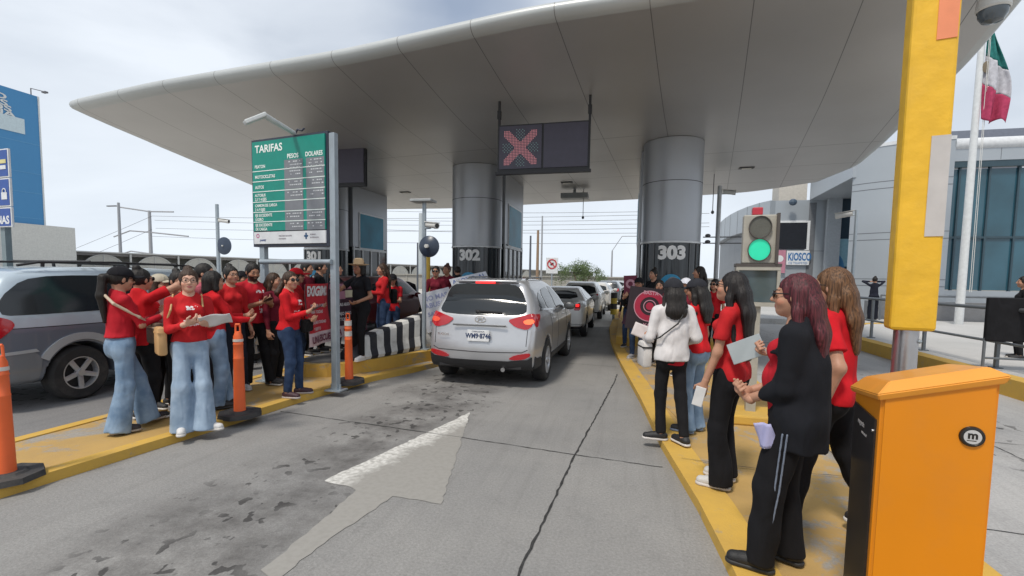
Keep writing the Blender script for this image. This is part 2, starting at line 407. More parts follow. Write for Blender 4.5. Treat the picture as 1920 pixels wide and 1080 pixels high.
    vq('trousers',t.mesh(v,folds(.0045,seed,1.2,3.5) if st=='wide' else folds(.004 if st!='slim' else .003,seed,1.0)),fabric(*(('denim',(.15,.24,.37),.9,(.25,.35,.48)) if pc=='denim' else ('denim pale',(.27,.37,.50),.9,(.36,.46,.58)) if pc=='pale' else ('denim dark',(.022,.04,.09),.9,(.04,.07,.14)) if pc=='dark' else ('cloth %.3f %.3f %.3f'%pc,pc))),root)
    # --- shoes
    for i,sd in enumerate((1,-1)):
        A=legs[sd][2]; an=math.radians(toe[i])*sd; fd=np.array([math.sin(an),math.cos(an),0]); z0=lift[i]; q=Field(); k=Field()
        hb=A+[0,0,-.075]-fd*.035; tb=hb+fd*.175; slope=-.5*lift[i] if lift[i] else 0
        o1=np.array([0,0,.045+z0*.0]); 
        q.rc(hb+[0,0,.045],tb+[0,0,.035-slope*.0],.036,.037,.03,flat=(1,1,.95)); q.rc(hb+[0,0,.05]+fd*.02,hb+[0,0,.085]+fd*.03,.036,.034,.03); q.rc(hb+[0,0,.06]+fd*.04,hb+fd*.12+[0,0,.045],.032,.03,.03)
        zz=A[2]-.075; q.below(zz+.018)
        k.rc(hb+[0,0,.012],tb+[0,0,.012],.041,.043,.02); 
        k.above(zz+.026); k.below(zz+.001)
        sh_=vq('shoe',q.mesh(.009),mat('shoe %.2f'%shoes[0][0]+str(shoes[0][2]),shoes[0],.6,bump=.3,bscale=90),root)
        vq('sole',k.mesh(.008),mat('sole %.2f'%shoes[1][0],shoes[1],.6),sh_)
    # --- top
    def torso(q,inf,hem,fr=0):
        q.el((0,-.005,1.25),((.138+.026*male)*bw+inf,.104*bw+inf,.16),.06); q.el((0,.01+belly*.5,1.07),((.126+.012*male)*bw+inf,.104*bw+inf+belly,.15),.07)
        if not male:
            for z in (1,-1): q.el((z*.062*bw,.078*bw,1.235),(.062*bw+inf,.062*bw+inf,.062),.04)
        q.rc((0,-.012,1.10),(0,-.01,hem-.02),.132*bw+inf,.160*bw+inf,.06,flat=(1,.80,1)); q.el((0,-.012,.90),(.166*bw+inf,.130*bw+inf,.14),.03)
        for z in (1,-1):
            q.el((z*.082*bw,-.046,.87),(.092*bw+inf,.096*bw+inf*.6,.13),.03)
            q.rc((z*(.13+.02*male),-.01,1.325),(z*.03,-.015,1.385),.047+inf,.045+inf,.05)
        q.rc((0,-.02,1.36),(0,-.02,1.40),.07,.058,.04)
        q.below(hem)
    def sleeves(q,inf,kind):
        for sd in (1,-1):
            a,e,wr=arms[sd]
            if kind=='long': q.rc(a,e,.051*bw+inf,.042*bw+inf,.035); q.rc(e,wr-unit(wr-e)*.015,.042*bw+inf,.031+inf,.02,cap=1)
            elif kind=='short': q.rc(a,a+(e-a)*.66,.053*bw+inf,.057*bw+inf,.035,cap=1)
    nmz,tc_,sl,hem=top[:4]
    if nmz.startswith('red'): k_=seed%4; nmz=nmz+' shade%d'%k_; tc_=tuple(c*f for c,f in zip(tc_,((1,1,1),(.86,1.1,1.2),(1.08,1,.9),(.93,1.3,1.0))[k_]))
    q=Field(); torso(q,-.012 if jacket else .0,hem); sleeves(q,0,None if jacket else sl)
    deep=.03 if len(top)>4 and top[4]=='v' else 0
    q.subel((0,.04,1.455-deep*.5),(.078,.095,.075+deep)); 
    tm=logoshirt(nmz,tc_,logo) if logo else fabric('cloth '+nmz,tc_)
    vq('shirt',q.mesh(v,folds(.0045,seed+3,1.1)),tm,root)
    if jacket:
        q=Field(); torso(q,.016,jacket[1]); sleeves(q,.012,'long'); q.rc((0,-.035,1.15),(0,-.03,jacket[1]-.03),.150*bw,.178*bw,.05,flat=(1,.86,1)); q.below(jacket[1]); q.subel((0,.05,1.46),(.085,.11,.085))
        q.rc((-.07,.03,1.385),(-.06,-.06,1.42),.02,.022,.02); q.rc((.07,.03,1.385),(.06,-.06,1.42),.02,.022,.02); q.rc((-.06,-.06,1.42),(.06,-.06,1.42),.022,.022,.02)
        if jacket[2]: q.sub(lambda P:np.maximum(np.abs(P[:,0])-(jacket[2]+(1.42-P[:,2])*.06),.035-P[:,1]),(-.3,.03,.5),(.3,.4,1.5),.012)
        vq('jacket',q.mesh(v,folds(.0045,seed+5,.9)),fabric('cloth jacket %.2f'%jacket[0][0],jacket[0]),root)
    # --- hair
    hk,hc=hair[:2]
    if hk!='bald':
        q=Field(); B=lambda c,r,k=.02,mode=0: q.el(hl(c),r,k,HR,mode)
        B((0,-.020,.022),(.085,.101,.106),.02)
        B((0,.108,-.035),(.12,.085,.10),.012,1)
        if hk in('short',): q.sub(lambda P:((P-HC)@HR)[:,2]+.05,HC-.2,HC+.2,.01); B((0,.11,.0),(.064,.075,.075),.01,1)
        else: q.sub(lambda P:((P-HC)@HR)[:,2]+.09,HC-.2,HC+.2,.01)
        ln_=hair[2] if len(hair)>2 else .36
        if hk=='long':
            bk=HC+np.array([0,-.095,-.06]); q.rc(hl((0,-.06,.0)),bk,.072,.078,.03,flat=(1.15,.7,1)); b2=HC+[0,-.135,-.20]; q.rc(bk,b2,.078,.078,.03,flat=(1.3,.6,1)); q.rc(b2,HC+[0,-.15,-ln_],.078,.05,.03,flat=(1.4,.5,1))
            for z in (1,-1): q.rc(hl((z*.066,-.02,.03)),hl((z*.078,-.03,-.08)),.024,.03,.02); q.rc(hl((z*.078,-.03,-.08)),HC+[z*.105,.01 if (len(hair)>3 and hair[3]) else -.07,-ln_*.8],.032,.022,.02)
        if hk=='pony':
            q.rc(hl((0,-.10,.03)),hl((0,-.15,-.0)),.022,.034,.02); q.rc(hl((0,-.15,.0)),HC+[0,-.17,-.16],.036,.04,.02); q.rc(HC+[0,-.17,-.16],HC+[0,-.15,-ln_],.04,.018,.02)
        if hk=='bob':
            for z in (1,-1): q.rc(hl((z*.066,-.02,.03)),hl((z*.075,-.01,-.10)),.03,.034,.02)
            q.rc(hl((0,-.06,0)),hl((0,-.075,-.11)),.07,.062,.03)
        if hk=='bun': q.el(hl((0,-.05,.125)),(.04,.04,.035),.01)
        sg=np.random.RandomState(seed+9)
        def hd(P,a=sg.rand(4)*6):
            l=(P-HC)@HR; an=np.arctan2(l[:,0],-l[:,1]+.02); return .0022*np.sin(an*30+a[0]+l[:,2]*7)+.0025*np.sin(an*10+a[1]+l[:,2]*9)
        vq('hair',q.mesh(min(v,.0095),hd),hairmat('hair %.3f %.3f'%(hc[0],hc[1]),hc,hair[4] if len(hair)>4 else None),root)
    HM=Matrix.Translation(Vector(HC))@Matrix(HR.tolist()).to_4x4()
    if cap:
        lz=lambda P:((P-HC)@HR); cm=fabric('cap %.2f %.2f'%(cap[0],cap[1]),cap)
        q=Field(); q.el(hl((0,-.012,.035)),(.096,.112,.096),.01,HR); q.sub(lambda P:lz(P)[:,2]-.028,HC-.2,HC+.3,.006)
        c=vq('cap',q.mesh(.0085),cm,root)
        def br(P):
            l=lz(P); return np.maximum(d_el(l,(0,.112,.036),(.072,.078,.05)),np.abs(l[:,2]-(.044-5*l[:,0]**2))-.007)
        q=Field(); q.add(br,HC-.25,HC+.25,.005); vq('cap_brim',q.mesh(.006),cm,c)
    if hat:
        b=MB(); b.lathe([(.001,.155),(.05,.152),(.078,.135),(.088,.05),(.10,.04),(.165,.055),(.168,.050),(.10,.032),(.07,.03)],n=28)
        b.build('hat',mat('straw',(.55,.40,.24),.8,bump=.5,bscale=120),root,True,HM)
    if glasses:
        b=MB(); dark=glasses=='dark'
        for z in (1,-1):
            if dark: b.ball((z*.033,.094,.011),(.029,.007,.023),14)
            else:
                for k in range(16):
                    a0,a1=k*math.pi/8,(k+1)*math.pi/8; P_=lambda a:(z*.033+.028*math.cos(a),.099,.010+.022*math.sin(a)); b.tube(P_(a0),P_(a1),.0018,n=5)
            b.tube((z*.060,.090,.016),(z*.081,-.0,.014),.003,n=6)
        b.tube((-.006,.102,.014),(.006,.102,.014),.003,n=6)
        b.build('sunglasses' if dark else 'glasses',mat('black gloss',(.008,.008,.01),.12),root,True,HM)
    return root,RM,tips,{k:[RM@Vector(v2) for v2 in arms[k]] for k in arms},HM
def logoshirt(nmz,c,logo):
    key='shirt logo '+nmz+str(logo)
    if key in MC: return MC[key]
    base=fabric('cloth '+nmz,c); m=base.copy(); m.name=key; nt=m.node_tree; N=nt.nodes; L=nt.links; b=nt.nodes['Principled BSDF']
    tc=N.new('ShaderNodeTexCoord'); sx=N.new('ShaderNodeSeparateXYZ'); L.new(tc.outputs['Object'],sx.inputs[0])
    def M(op,a,b_=None,c_=None):
        n=N.new('ShaderNodeMath'); n.operation=op
        for i,q in enumerate((a,b_,c_)):
            if q is None: continue
            if isinstance(q,(int,float)): n.inputs[i].default_value=q
            else: L.new(q,n.inputs[i])
        return n.outputs[0]
    x,y,z=sx.outputs
    front=M('GREATER_THAN',y,.04); mask=None
    for (x0,z0,hw,hh,nz) in logo:
        bx=M('LESS_THAN',M('ABSOLUTE',M('SUBTRACT',x,x0)),hw); bz=M('LESS_THAN',M('ABSOLUTE',M('SUBTRACT',z,z0)),hh)
        r=M('MULTIPLY',bx,bz)
        if nz:
            n=N.new('ShaderNodeTexNoise'); n.inputs['Scale'].default_value=nz; n.inputs['Detail'].default_value=1; L.new(tc.outputs['Object'],n.inputs[0])
            r=M('MULTIPLY',r,M('GREATER_THAN',n.outputs[0],.47))
        mask=r if mask is None else M('MAXIMUM',mask,r)
    mask=M('MULTIPLY',mask,front)
    mx=N.new('ShaderNodeMixRGB'); mx.inputs[2].default_value=(.75,.72,.72,1); L.new(mask,mx.inputs[0])
    src=b.inputs['Base Color'].links[0].from_socket; L.new(src,mx.inputs[1]); L.new(mx.outputs[0],b.inputs['Base Color'])
    MC[key]=m; return m
def item(name,label,cat,group=None): return label,cat,group
def local_thing(o,RM,label,cat,group=None):
    o.matrix_world=RM@o.matrix_world; return tag(o,label,cat,group)
# ------------------------------------------------------------------ vehicles
def chaikin(P,n=2):
    P=[np.asarray(p,float) for p in P]
    for _ in range(n):
        Q=[]
        for i in range(len(P)):
            a,b=P[i],P[(i+1)%len(P)]; Q+= [a*.8+b*.2, a*.2+b*.8]
        P=Q
    return P
def d_poly(X,Y,poly):
    P=np.array(poly); d=np.full(X.shape,1e9); s=np.ones(X.shape)
    for i in range(len(P)):
        a=P[i]; b=P[i-1]; ex,ey=b-a; wx=X-a[0]; wy=Y-a[1]; t=np.clip((wx*ex+wy*ey)/(ex*ex+ey*ey+1e-12),0,1)
        d=np.minimum(d,(wx-ex*t)**2+(wy-ey*t)**2)
        c1=Y>=a[1]; c2=Y<b[1]; c3=ex*wy>ey*wx; s=np.where((c1&c2&c3)|(~c1&~c2&~c3),-s,s)
    return s*np.sqrt(d)
def smax(a,b,k): return -smin(-a,-b,k)
def car_sdf(prof, wz, L, bow=.06, taper=.10, rnd=.05, wheels=(), wr=.36):
    """prof: side outline (y,z); wz: list of (z, half width)"""
    prof=chaikin(prof,2); zs,ws=zip(*wz); g=.02; y0,z0=-L/2-1.,-.4; ny,nz=int((L+2)/g)+1,int(2.8/g)+1
    gy,gz=np.meshgrid(y0+np.arange(ny)*g,z0+np.arange(nz)*g,indexing='ij'); T=d_poly(gy,gz,prof)
    def f(P):
        x,y,z=np.abs(P[:,0]),P[:,1],P[:,2]
        a=np.clip((y*(1+bow*x*x/(L*.5))-y0)/g,0,ny-1.001); b=np.clip((z-z0)/g,0,nz-1.001)
        i=a.astype(int); j=b.astype(int); a=a-i; b=b-j
        d1=(T[i,j]*(1-a)+T[i+1,j]*a)*(1-b)+(T[i,j+1]*(1-a)+T[i+1,j+1]*a)*b
        u=np.clip((np.abs(y)-L*.32)/(L*.18),0,1.3); wdt=np.interp(z,zs,ws)-taper*u**2.2
        return smax(d1,x-wdt,rnd)
    return f
def car_arch(f,ys,wr,win=.5):
    def g(P):
        d=f(P)
        for y0 in ys:
            c=np.maximum(np.sqrt((P[:,1]-y0)**2+(P[:,2]-wr+.0)**2)-(wr+.055), win-np.abs(P[:,0]))
            d=np.maximum(d,-c)
        return d
    return g
def project(f,pts,axis,sgn,off,reach=3.2):
    """pts (n,2) -> 3D points on the body surface, looking along the axis; axis 0: pts are (y,z); axis 1: (x,z)"""
    pts=np.asarray(pts,float); n=len(pts)
    cl=lambda v: v
    mk=lambda t: np.stack([t,pts[:,0],pts[:,1]],1) if axis==0 else np.stack([pts[:,0],t,pts[:,1]],1)
    lo=np.full(n,sgn*reach); hi=None; t=np.linspace(reach,0,130)*sgn; best=np.zeros(n); found=np.zeros(n,bool)
    prev=lo.copy()
    for q in t:
        cur=np.full(n,q); ins=f(mk(cur))<off; new=ins&~found; best[new]=q; found|=new
    a=best+sgn*reach/129; b=best.copy()
    for _ in range(14):
        m=(a+b)/2; ins=f(mk(m))<off; b=np.where(ins,m,b); a=np.where(ins,a,m)
    h=(a+b)/2
    if axis==1: h=np.maximum(h,h.max()-.2) if sgn>0 else np.minimum(h,h.min()+.2)
    return mk(h)
def panel(name,f,poly,axis,sgn,m,parent,off=.004,step=.04,rnd=2,M=None):
    P=chaikin(poly,rnd) if rnd else [np.asarray(p,float) for p in poly]
    B=[]
    for i in range(len(P)):
        a,b=P[i],P[(i+1)%len(P)]; k=max(1,int(np.linalg.norm(b-a)/step))
        for j in range(k): B.append(a+(b-a)*j/k)
    B=np.array(B); lo,hi=B.min(0),B.max(0)
    gx,gy=np.meshgrid(np.arange(lo[0]+step/2,hi[0],step),np.arange(lo[1]+step/2,hi[1],step)); I=np.stack([gx.ravel(),gy.ravel()],1)
    if len(I): I=I[d_poly(I[:,0],I[:,1],B)<-step*.4]
    allp=np.concatenate([B,I]) if len(I) else B; nb=len(B)
    r=delaunay_2d_cdt([Vector(p) for p in allp],[],[list(range(nb))],1,1e-5)
    V2=np.array([tuple(v) for v in r[0]]); V=project(f,V2,axis,sgn,off); Fs=[list(x) for x in r[2]]
    # rim going inwards
    V=list(map(tuple,V)); n0=len(V); rim=project(f,B,axis,sgn,off); inn=rim.copy(); inn[:,axis]-=sgn*.02
    V+=list(map(tuple,rim))+list(map(tuple,inn))
    for i in range(nb): j=(i+1)%nb; Fs.append([n0+i,n0+j,n0+nb+j,n0+nb+i])
    bm=bmesh.new(); vs=[bm.verts.new(v) for v in V]
    for q in Fs:
        try: bm.faces.new([vs[i] for i in q])
        except ValueError: pass
    bm.faces.ensure_lookup_table()
    main=[x for x in bm.faces][:len(r[2])]; ax=Vector((sgn,0,0)) if axis==0 else Vector((0,sgn,0))
    for x in main:
        x.normal_update()
        if x.normal.dot(ax)<0: x.normal_flip()
        x.smooth=True
    me=bpy.data.meshes.new(name); bm.to_mesh(me); bm.free(); me.materials.append(m)
    o=bpy.data.objects.new(name,me); S.collection.objects.link(o); o.parent=parent; return o
def make_wheel(name,r,w,parent,loc,side,spokes=5,rimm=None,rr=.64):
    R=Matrix.Rotation(math.pi/2*side,4,'Y'); M=Matrix.Translation(loc)@R
    b=MB(); b.lathe([(r*rr,-w*.5),(r*.90,-w*.5),(r*.97,-w*.42),(r,-w*.3),(r,w*.3),(r*.97,w*.42),(r*.90,w*.5),(r*rr,w*.46),(r*rr,w*.1)],n=40)
    o=b.build('wheel',mat('tyre',(.025,.025,.026),.85,bump=.3,bscale=60,dirt=.35),parent,True,M)
    b=MB(); k=r*rr
    b.lathe([(k*1.0,w*.47),(k*.94,w*.47),(k*.90,w*.30),(k*.88,w*.05)],n=36); b.lathe([(k*.88,w*.06),(.001,w*.04)],n=20) if 0 else None
    for i in range(spokes):
        a=2*math.pi*i/spokes; c=(math.cos(a)*k*.52,math.sin(a)*k*.52,w*.36)
        b.box(c,(k*.86,k*.30,w*.10),R=Matrix.Rotation(a,3,'Z')@Matrix.Rotation(-.10,3,'Y'),bev=.008)
    b.tube((0,0,w*.2),(0,0,w*.46),k*.26,k*.2,n=16)
    b.build('rim',rimm or mat('alloy',(.55,.56,.58),.35,metal=.6),o,True)
    b=MB(); b.tube((0,0,0),(0,0,w*.12),k*.9,n=30); b.tube((0,0,w*.1),(0,0,w*.16),k*.7,n=30); b.build('brake_disc',mat('brake',(.02,.02,.022),.6),o)
    return o
GLASS=lambda: mat('tinted glass',(.012,.016,.02),.13,spec=.6,var=.02)
TAIL=lambda: mat('tail lamp red',(.42,.012,.02),.12,coat=.6,spec=.6)
def paint(name,c,metal=.5,rough=.3,dirt=.12): return mat(name,c,rough,metal=metal,coat=.6,var=.02,dirt=dirt,scale=2)
def plate(parent,x,y,z,w,body,nrm=-1,two=None):
    b=MB(); b.box((x,y,z),(w,.012,w*.5),bev=.004); p=b.build('licence_plate',mat('plate white',(.72,.73,.74),.5),parent)
    M=frame((x,y-.0075,z-w*.11),(1,0,0),(0,0,1)); text('plate_number',body,w*.30,mat('plate ink',(.03,.05,.12),.6),M,p,'CENTER',bold=.004,ext=.001,sx=.84)
    if two: text('plate_state',two,w*.10,mat('plate ink',(.03,.05,.12),.6),frame((x,y-.0075,z+w*.15),(1,0,0),(0,0,1)),p,'CENTER',ext=.001)
    return p
def mirrorp(parent,x,y,z,m,s=1):
    b=MB(); b.ball((x+s*.12,y,z),(.12,.06,.085),16); b.tube((x,y,z-.03),(x+s*.08,y,z-.02),.025); return b.build('side_mirror',m,parent,True)
def vehicle(name,label,cat,loc,rz=0,group=None): return empty(name,loc,rz,label,cat,group)
def body_of(root,f,h,mt,lo,hi,name='body'):
    q=Field(); q.add(f,lo,hi,.001); return vq(name,q.mesh(h),mt,root)

def silver_suv():
    t=vehicle('sport_utility_car','silver sport utility car with its brake lights lit, stopped in the middle lane','car',(-2.16,9.05,.0),math.radians(-.5))
    prof=[(-2.12,.26),(-2.20,.40),(-2.22,.62),(-2.16,.86),(-2.11,1.10),(-2.02,1.20),(-1.74,1.56),(-1.80,1.605),(-1.35,1.65),(-.5,1.665),(.15,1.62),(.55,1.42),(1.05,1.12),(1.75,.98),(2.12,.78),(2.2,.5),(2.12,.24)]
    wz=[(.2,.84),(.35,.885),(.6,.905),(.9,.905),(1.06,.87),(1.3,.775),(1.5,.67),(1.62,.58),(1.7,.5)]
    f0=car_sdf(prof,wz,4.42,bow=.10,taper=.11,rnd=.09); f=car_arch(f0,(-1.32,1.32),.35,.55)
    pm=paint('silver paint',(.50,.51,.53),.55,.32); body_of(t,f,.022,pm,(-.95,-2.35,.2),(.95,2.3,1.72))
    bk=mat('black trim',(.02,.02,.022),.55,bump=.2,bscale=200); gl=GLASS(); tl=TAIL()
    # rear end
    panel('rear_window',f0,[(-.70,1.19),(-.58,1.50),(-.46,1.575),(.46,1.575),(.58,1.50),(.70,1.19),(.64,1.125),(.3,1.105),(-.3,1.105),(-.64,1.125)],1,-1,gl,t,off=.006,rnd=1)
    b=MB(); b.box((0,-1.77,1.605),(1.0,.22,.03),R=Matrix.Rotation(-.12,3,'X'),bev=.012); sp=b.build('spoiler',pm,t,True)
    b=MB(); b.box((0,-1.885,1.592),(.32,.03,.03),bev=.006); b.build('brake_lamp',mat('brake lamp lit',(.6,.02,.02),.2,emit=(1,.03,.03),es=1.1),sp)
    b=MB(); b.box((.12,-2.09,1.155),(.42,.02,.022),R=Matrix.Rotation(.03,3,'Y')); b.ball((-.05,-2.08,1.15),(.04,.03,.03)); b.build('wiper',bk,t)
    for s in (1,-1):
        lp=[(s*.42,1.04),(s*.58,1.09),(s*.78,1.15),(s*.80,1.10),(s*.80,.96),(s*.72,.90),(s*.54,.94)]
        l=panel('tail_light',f0,lp,1,-1,tl,t,off=.014,step=.03,rnd=1)
        panel('tail_light_wrap',f0,[(-2.03,.95),(-2.03,1.14),(-1.92,1.13),(-1.72,1.12),(-1.86,1.02),(-1.96,.94)],0,s,tl,l,off=.012,step=.03,rnd=1)
        panel('brake_lamp',f0,[(s*.66,1.03),(s*.72,1.06),(s*.80,1.06),(s*.82,1.01),(s*.76,.98),(s*.68,.99)],1,-1,mat('lamp glow %d'%s,(.6,.06,.04),.2,emit=(1,.16,.05),es=1.3 if s>0 else .25),l,off=.018,step=.02,rnd=1)
        panel('reflector',f0,[(s*.46,.47),(s*.56,.53),(s*.78,.57),(s*.79,.52),(s*.70,.47),(s*.54,.45)],1,-1,tl,t,off=.022,step=.03,rnd=1)
    panel('bumper',f0,[(-.80,.28),(-.81,.50),(-.74,.46),(-.45,.43),(.45,.43),(.74,.46),(.81,.50),(.80,.28),(0,.24)],1,-1,bk,t,off=.016,step=.05,rnd=0)
    for s in (1,-1):
        panel('side_cladding',f0,[(-2.04,.28),(-2.04,.50),(-1.95,.46),(-1.80,.47),(-1.72,.32)],0,s,bk,t,off=.014,rnd=0)
        panel('side_sill',f0,[(-.88,.25),(-.88,.40),(.88,.40),(.88,.25)],0,s,bk,t,off=.012,rnd=0)
    # tailgate creases, handle strip, badge
    b=MB(); b.box((0,-2.185,.955),(.84,.03,.024),bev=.008); b.build('handle_strip',mat('dark silver',(.16,.165,.17),.35,metal=.5),t)
    dk=mat('panel gap',(.05,.05,.055),.8)
    for nme,pl in (('tailgate_gap',[(-.74,.615),(-.66,.575),(0,.56),(.66,.575),(.74,.615),(.75,.605),(.66,.562),(0,.548),(-.66,.562),(-.75,.605)]),): panel(nme,f0,pl,1,-1,dk,t,off=.003,step=.05,rnd=0)
    for s in (1,-1): panel('tailgate_gap',f0,[(s*.715,.66),(s*.725,.66),(s*.735,.9),(s*.725,.9)],1,-1,dk,t,off=.003,rnd=0)
    b=MB()
    for k in range(24):
        a0,a1=k*math.pi/12,(k+1)*math.pi/12; b.tube((.085*math.cos(a0),-2.135,1.035+.045*math.sin(a0)),(.085*math.cos(a1),-2.135,1.035+.045*math.sin(a1)),.006,n=6)
    b.tube((-.035,-2.137,1.005),(-.02,-2.137,1.065),.006,n=6); b.tube((.035,-2.137,1.065),(.02,-2.137,1.005),.006,n=6); b.tube((-.028,-2.137,1.035),(.028,-2.137,1.038),.006,n=6)
    b.build('badge',mat('chrome',(.75,.76,.78),.15,metal=1),t)
    plate(t,.0,-2.225,.80,.34,'WM9·8746',two='CHIHUAHUA'); 
    text('model_lettering','TUCSON',.045,mat('chrome',(.75,.76,.78),.15,metal=1),frame((-.66,-2.20,.79),(1,-.06,0),(0,0,1)),t,bold=.001)
    b=MB(); b.tube((.38,-2.20,.30),(.38,-2.0,.30),.032); b.build('exhaust_pipe',mat('chrome',(.75,.76,.78),.15,metal=1),t,True)
    # sides
    for s in (1,-1):
        panel('side_window',f0,[(-1.62,1.20),(-1.50,1.36),(-1.18,1.46),(-1.10,1.16)],0,s,gl,t,off=.006,rnd=1)
        panel('side_window',f0,[(-1.02,1.15),(-1.06,1.47),(-.30,1.53),(-.26,1.11)],0,s,gl,t,off=.006,rnd=1)
        panel('side_window',f0,[(-.18,1.11),(-.22,1.53),(.10,1.51),(.62,1.22),(.72,1.09)],0,s,gl,t,off=.006,rnd=1)
        panel('window_trim',f0,[(-1.66,1.17),(-1.62,1.20),(.74,1.085),(.74,1.06)],0,s,mat('chrome',(.75,.76,.78),.15,metal=1),t,off=.008,rnd=0)
        for y in (-.62,.42):
            b=MB(); b.box((s*.905,y,.99),(.03,.19,.03),bev=.01); b.build('door_handle',pm,t,True)
        for y in (-.92,-.22,.86): panel('door_gap',f0,[(y-.004,.42),(y-.004,1.1),(y+.004,1.1),(y+.004,.42)],0,s,dk,t,off=.003,rnd=0)
        mirrorp(t,s*.86,.72,1.13,mat('dark silver',(.16,.165,.17),.35,metal=.5),s)
        b=MB(); b.path([(s*.50,-1.3,1.63),(s*.52,-1.15,1.672),(s*.53,-.1,1.685),(s*.50,.05,1.65)],.014); b.build('roof_rail',mat('dark silver',(.16,.165,.17),.35,metal=.5),t,True)
        for y in (-1.32,1.32): make_wheel('wheel',.35,.225,t,(s*.80,y,.35),s)
    panel('windshield',f0,[(-.66,1.18),(-.54,1.55),(.54,1.55),(.66,1.18)],1,1,gl,t,off=.006)
    b=MB(); b.box((0,0,.36),(1.5,3.6,.12)); b.box((0,-1.32,.35),(1.4,.12,.12)); b.box((0,-2.0,.36),(1.3,.3,.1)); b.build('underbody',bk,t)
    return t
def minivan():
    t=vehicle('minivan','two-tone silver and grey minivan at the left edge, in the far left lane','minivan',(-7.88,6.22,0),0)
    prof=[(-2.52,.30),(-2.60,.5),(-2.58,.9),(-2.50,1.15),(-2.28,1.55),(-2.05,1.68),(-1.2,1.735),(.2,1.725),(.7,1.62),(1.7,1.12),(2.3,.92),(2.55,.7),(2.55,.3)]
    wz=[(.2,.95),(.32,.98),(.5,1.0),(.95,.995),(1.13,.965),(1.4,.885),(1.6,.80),(1.72,.72),(1.8,.6)]
    f0=car_sdf(prof,wz,5.15,bow=.10,taper=.13,rnd=.10); f=car_arch(f0,(-1.53,1.50),.355,.62)
    m=paint('van paint two tone',(.46,.54,.60),.35,.35); nt=m.node_tree; N=nt.nodes; L=nt.links; b=N['Principled BSDF']
    tc=N.new('ShaderNodeTexCoord'); sx=N.new('ShaderNodeSeparateXYZ'); L.new(tc.outputs['Object'],sx.inputs[0])
    def band(z0,w): 
        r=N.new('ShaderNodeMapRange'); r.inputs[1].default_value=z0-w; r.inputs[2].default_value=z0+w; L.new(sx.outputs[2],r.inputs[0]); return r.outputs[0]
    src=b.inputs['Base Color'].links[0].from_socket
    mx=N.new('ShaderNodeMixRGB'); mx.inputs[1].default_value=(.17,.195,.24,1); L.new(band(.985,.004),mx.inputs[0]); L.new(src,mx.inputs[2])
    L.new(mx.outputs[0],b.inputs['Base Color'])
    body_of(t,f,.022,m,(-1.1,-2.75,.2),(1.1,2.7,1.8))
    gl=GLASS(); bk=mat('black trim',(.02,.02,.022),.55,bump=.2,bscale=200); gr=paint('van cladding',(.20,.215,.235),.3,.4,.3); sv=paint('van moulding',(.55,.58,.60),.4,.3)
    for s in (1,-1):
        panel('side_window',f0,[(-2.30,1.17),(-2.26,1.36),(-2.02,1.56),(-1.70,1.615),(-.62,1.62),(-.62,1.16),(-2.2,1.14)],0,s,gl,t,off=.006,step=.05,rnd=1)
        panel('side_window',f0,[(-.52,1.16),(-.52,1.615),(.50,1.60),(.50,1.15)],0,s,gl,t,off=.006,rnd=0,step=.05)
        panel('side_window',f0,[(.58,1.15),(.58,1.59),(.80,1.52),(1.45,1.15)],0,s,gl,t,off=.006,rnd=0,step=.05)
        panel('cladding',f0,[(-2.44,.30),(-2.44,.68),(-2.05,.70),(-1.97,.62),(-2.02,.3)],0,s,gr,t,off=.016,step=.05,rnd=0)
        panel('cladding',f0,[(-1.08,.28),(-1.08,.56),(1.05,.56),(1.05,.28)],0,s,gr,t,off=.016,step=.05,rnd=0)
        panel('moulding',f0,[(-2.44,.68),(-2.44,.715),(-2.03,.735),(-2.0,.70)],0,s,sv,t,off=.022,step=.05,rnd=0)
        arc=[(-1.53+.53*math.cos(a),.355+.53*math.sin(a)) for a in np.linspace(.45,2.62,18)]+[(-1.53+.44*math.cos(a),.355+.44*math.sin(a)) for a in np.linspace(2.62,.45,18)]
        panel('wheel_arch',f0,arc,0,s,sv,t,off=.020,step=.05,rnd=0)
        panel('crease',f0,[(-2.44,.985),(-2.44,.995),(2.3,.985),(2.3,.975)],0,s,bk,t,off=.003,step=.1,rnd=0)
        panel('door_gap',f0,[(-.575,.5),(-.575,1.64),(-.565,1.64),(-.565,.5)],0,s,bk,t,off=.003,rnd=0)
        l=panel('tail_light',f0,[(-2.44,.84),(-2.44,1.16),(-2.42,1.17),(-2.22,1.10),(-2.19,1.02),(-2.36,.86)],0,s,TAIL(),t,off=.014,step=.03,rnd=2)
        panel('reversing_lamp',f0,[(-2.50,1.06),(-2.50,1.13),(-2.36,1.10),(-2.32,1.065)],0,s,mat('clear lamp',(.7,.66,.62),.2),l,off=.020,step=.03,rnd=1)
        panel('tail_light',f0,[(s*.72,.84),(s*.72,1.16),(s*.86,1.16),(s*.86,.84)],1,-1,TAIL(),t,off=.014,step=.03,rnd=1)
        b=MB(); b.path([(s*.70,-2.0,1.73),(s*.73,-1.8,1.775),(s*.73,-.9,1.80),(s*.73,.3,1.785),(s*.70,.55,1.71)],.016)
        for y in (-1.75,-.7,.2): b.tube((s*.72,y,1.72),(s*.73,y,1.785),.02)
        b.build('roof_rail',bk,t,True)
        for y in (-1.53,1.50): make_wheel('wheel',.352,.225,t,(s*.86,y,.352),s,spokes=5,rr=.60)
    for y in (-1.2,.1):
        b=MB(); b.tube((-.72,y,1.80),(.72,y,1.80),.018); b.build('roof_bar',bk,t)
    panel('rear_window',f0,[(-.8,1.12),(-.66,1.55),(.66,1.55),(.8,1.12)],1,-1,gl,t,off=.006)
    b=MB(); b.box((0,0,.36),(1.6,4.2,.12)); b.build('underbody',bk,t)
    return t
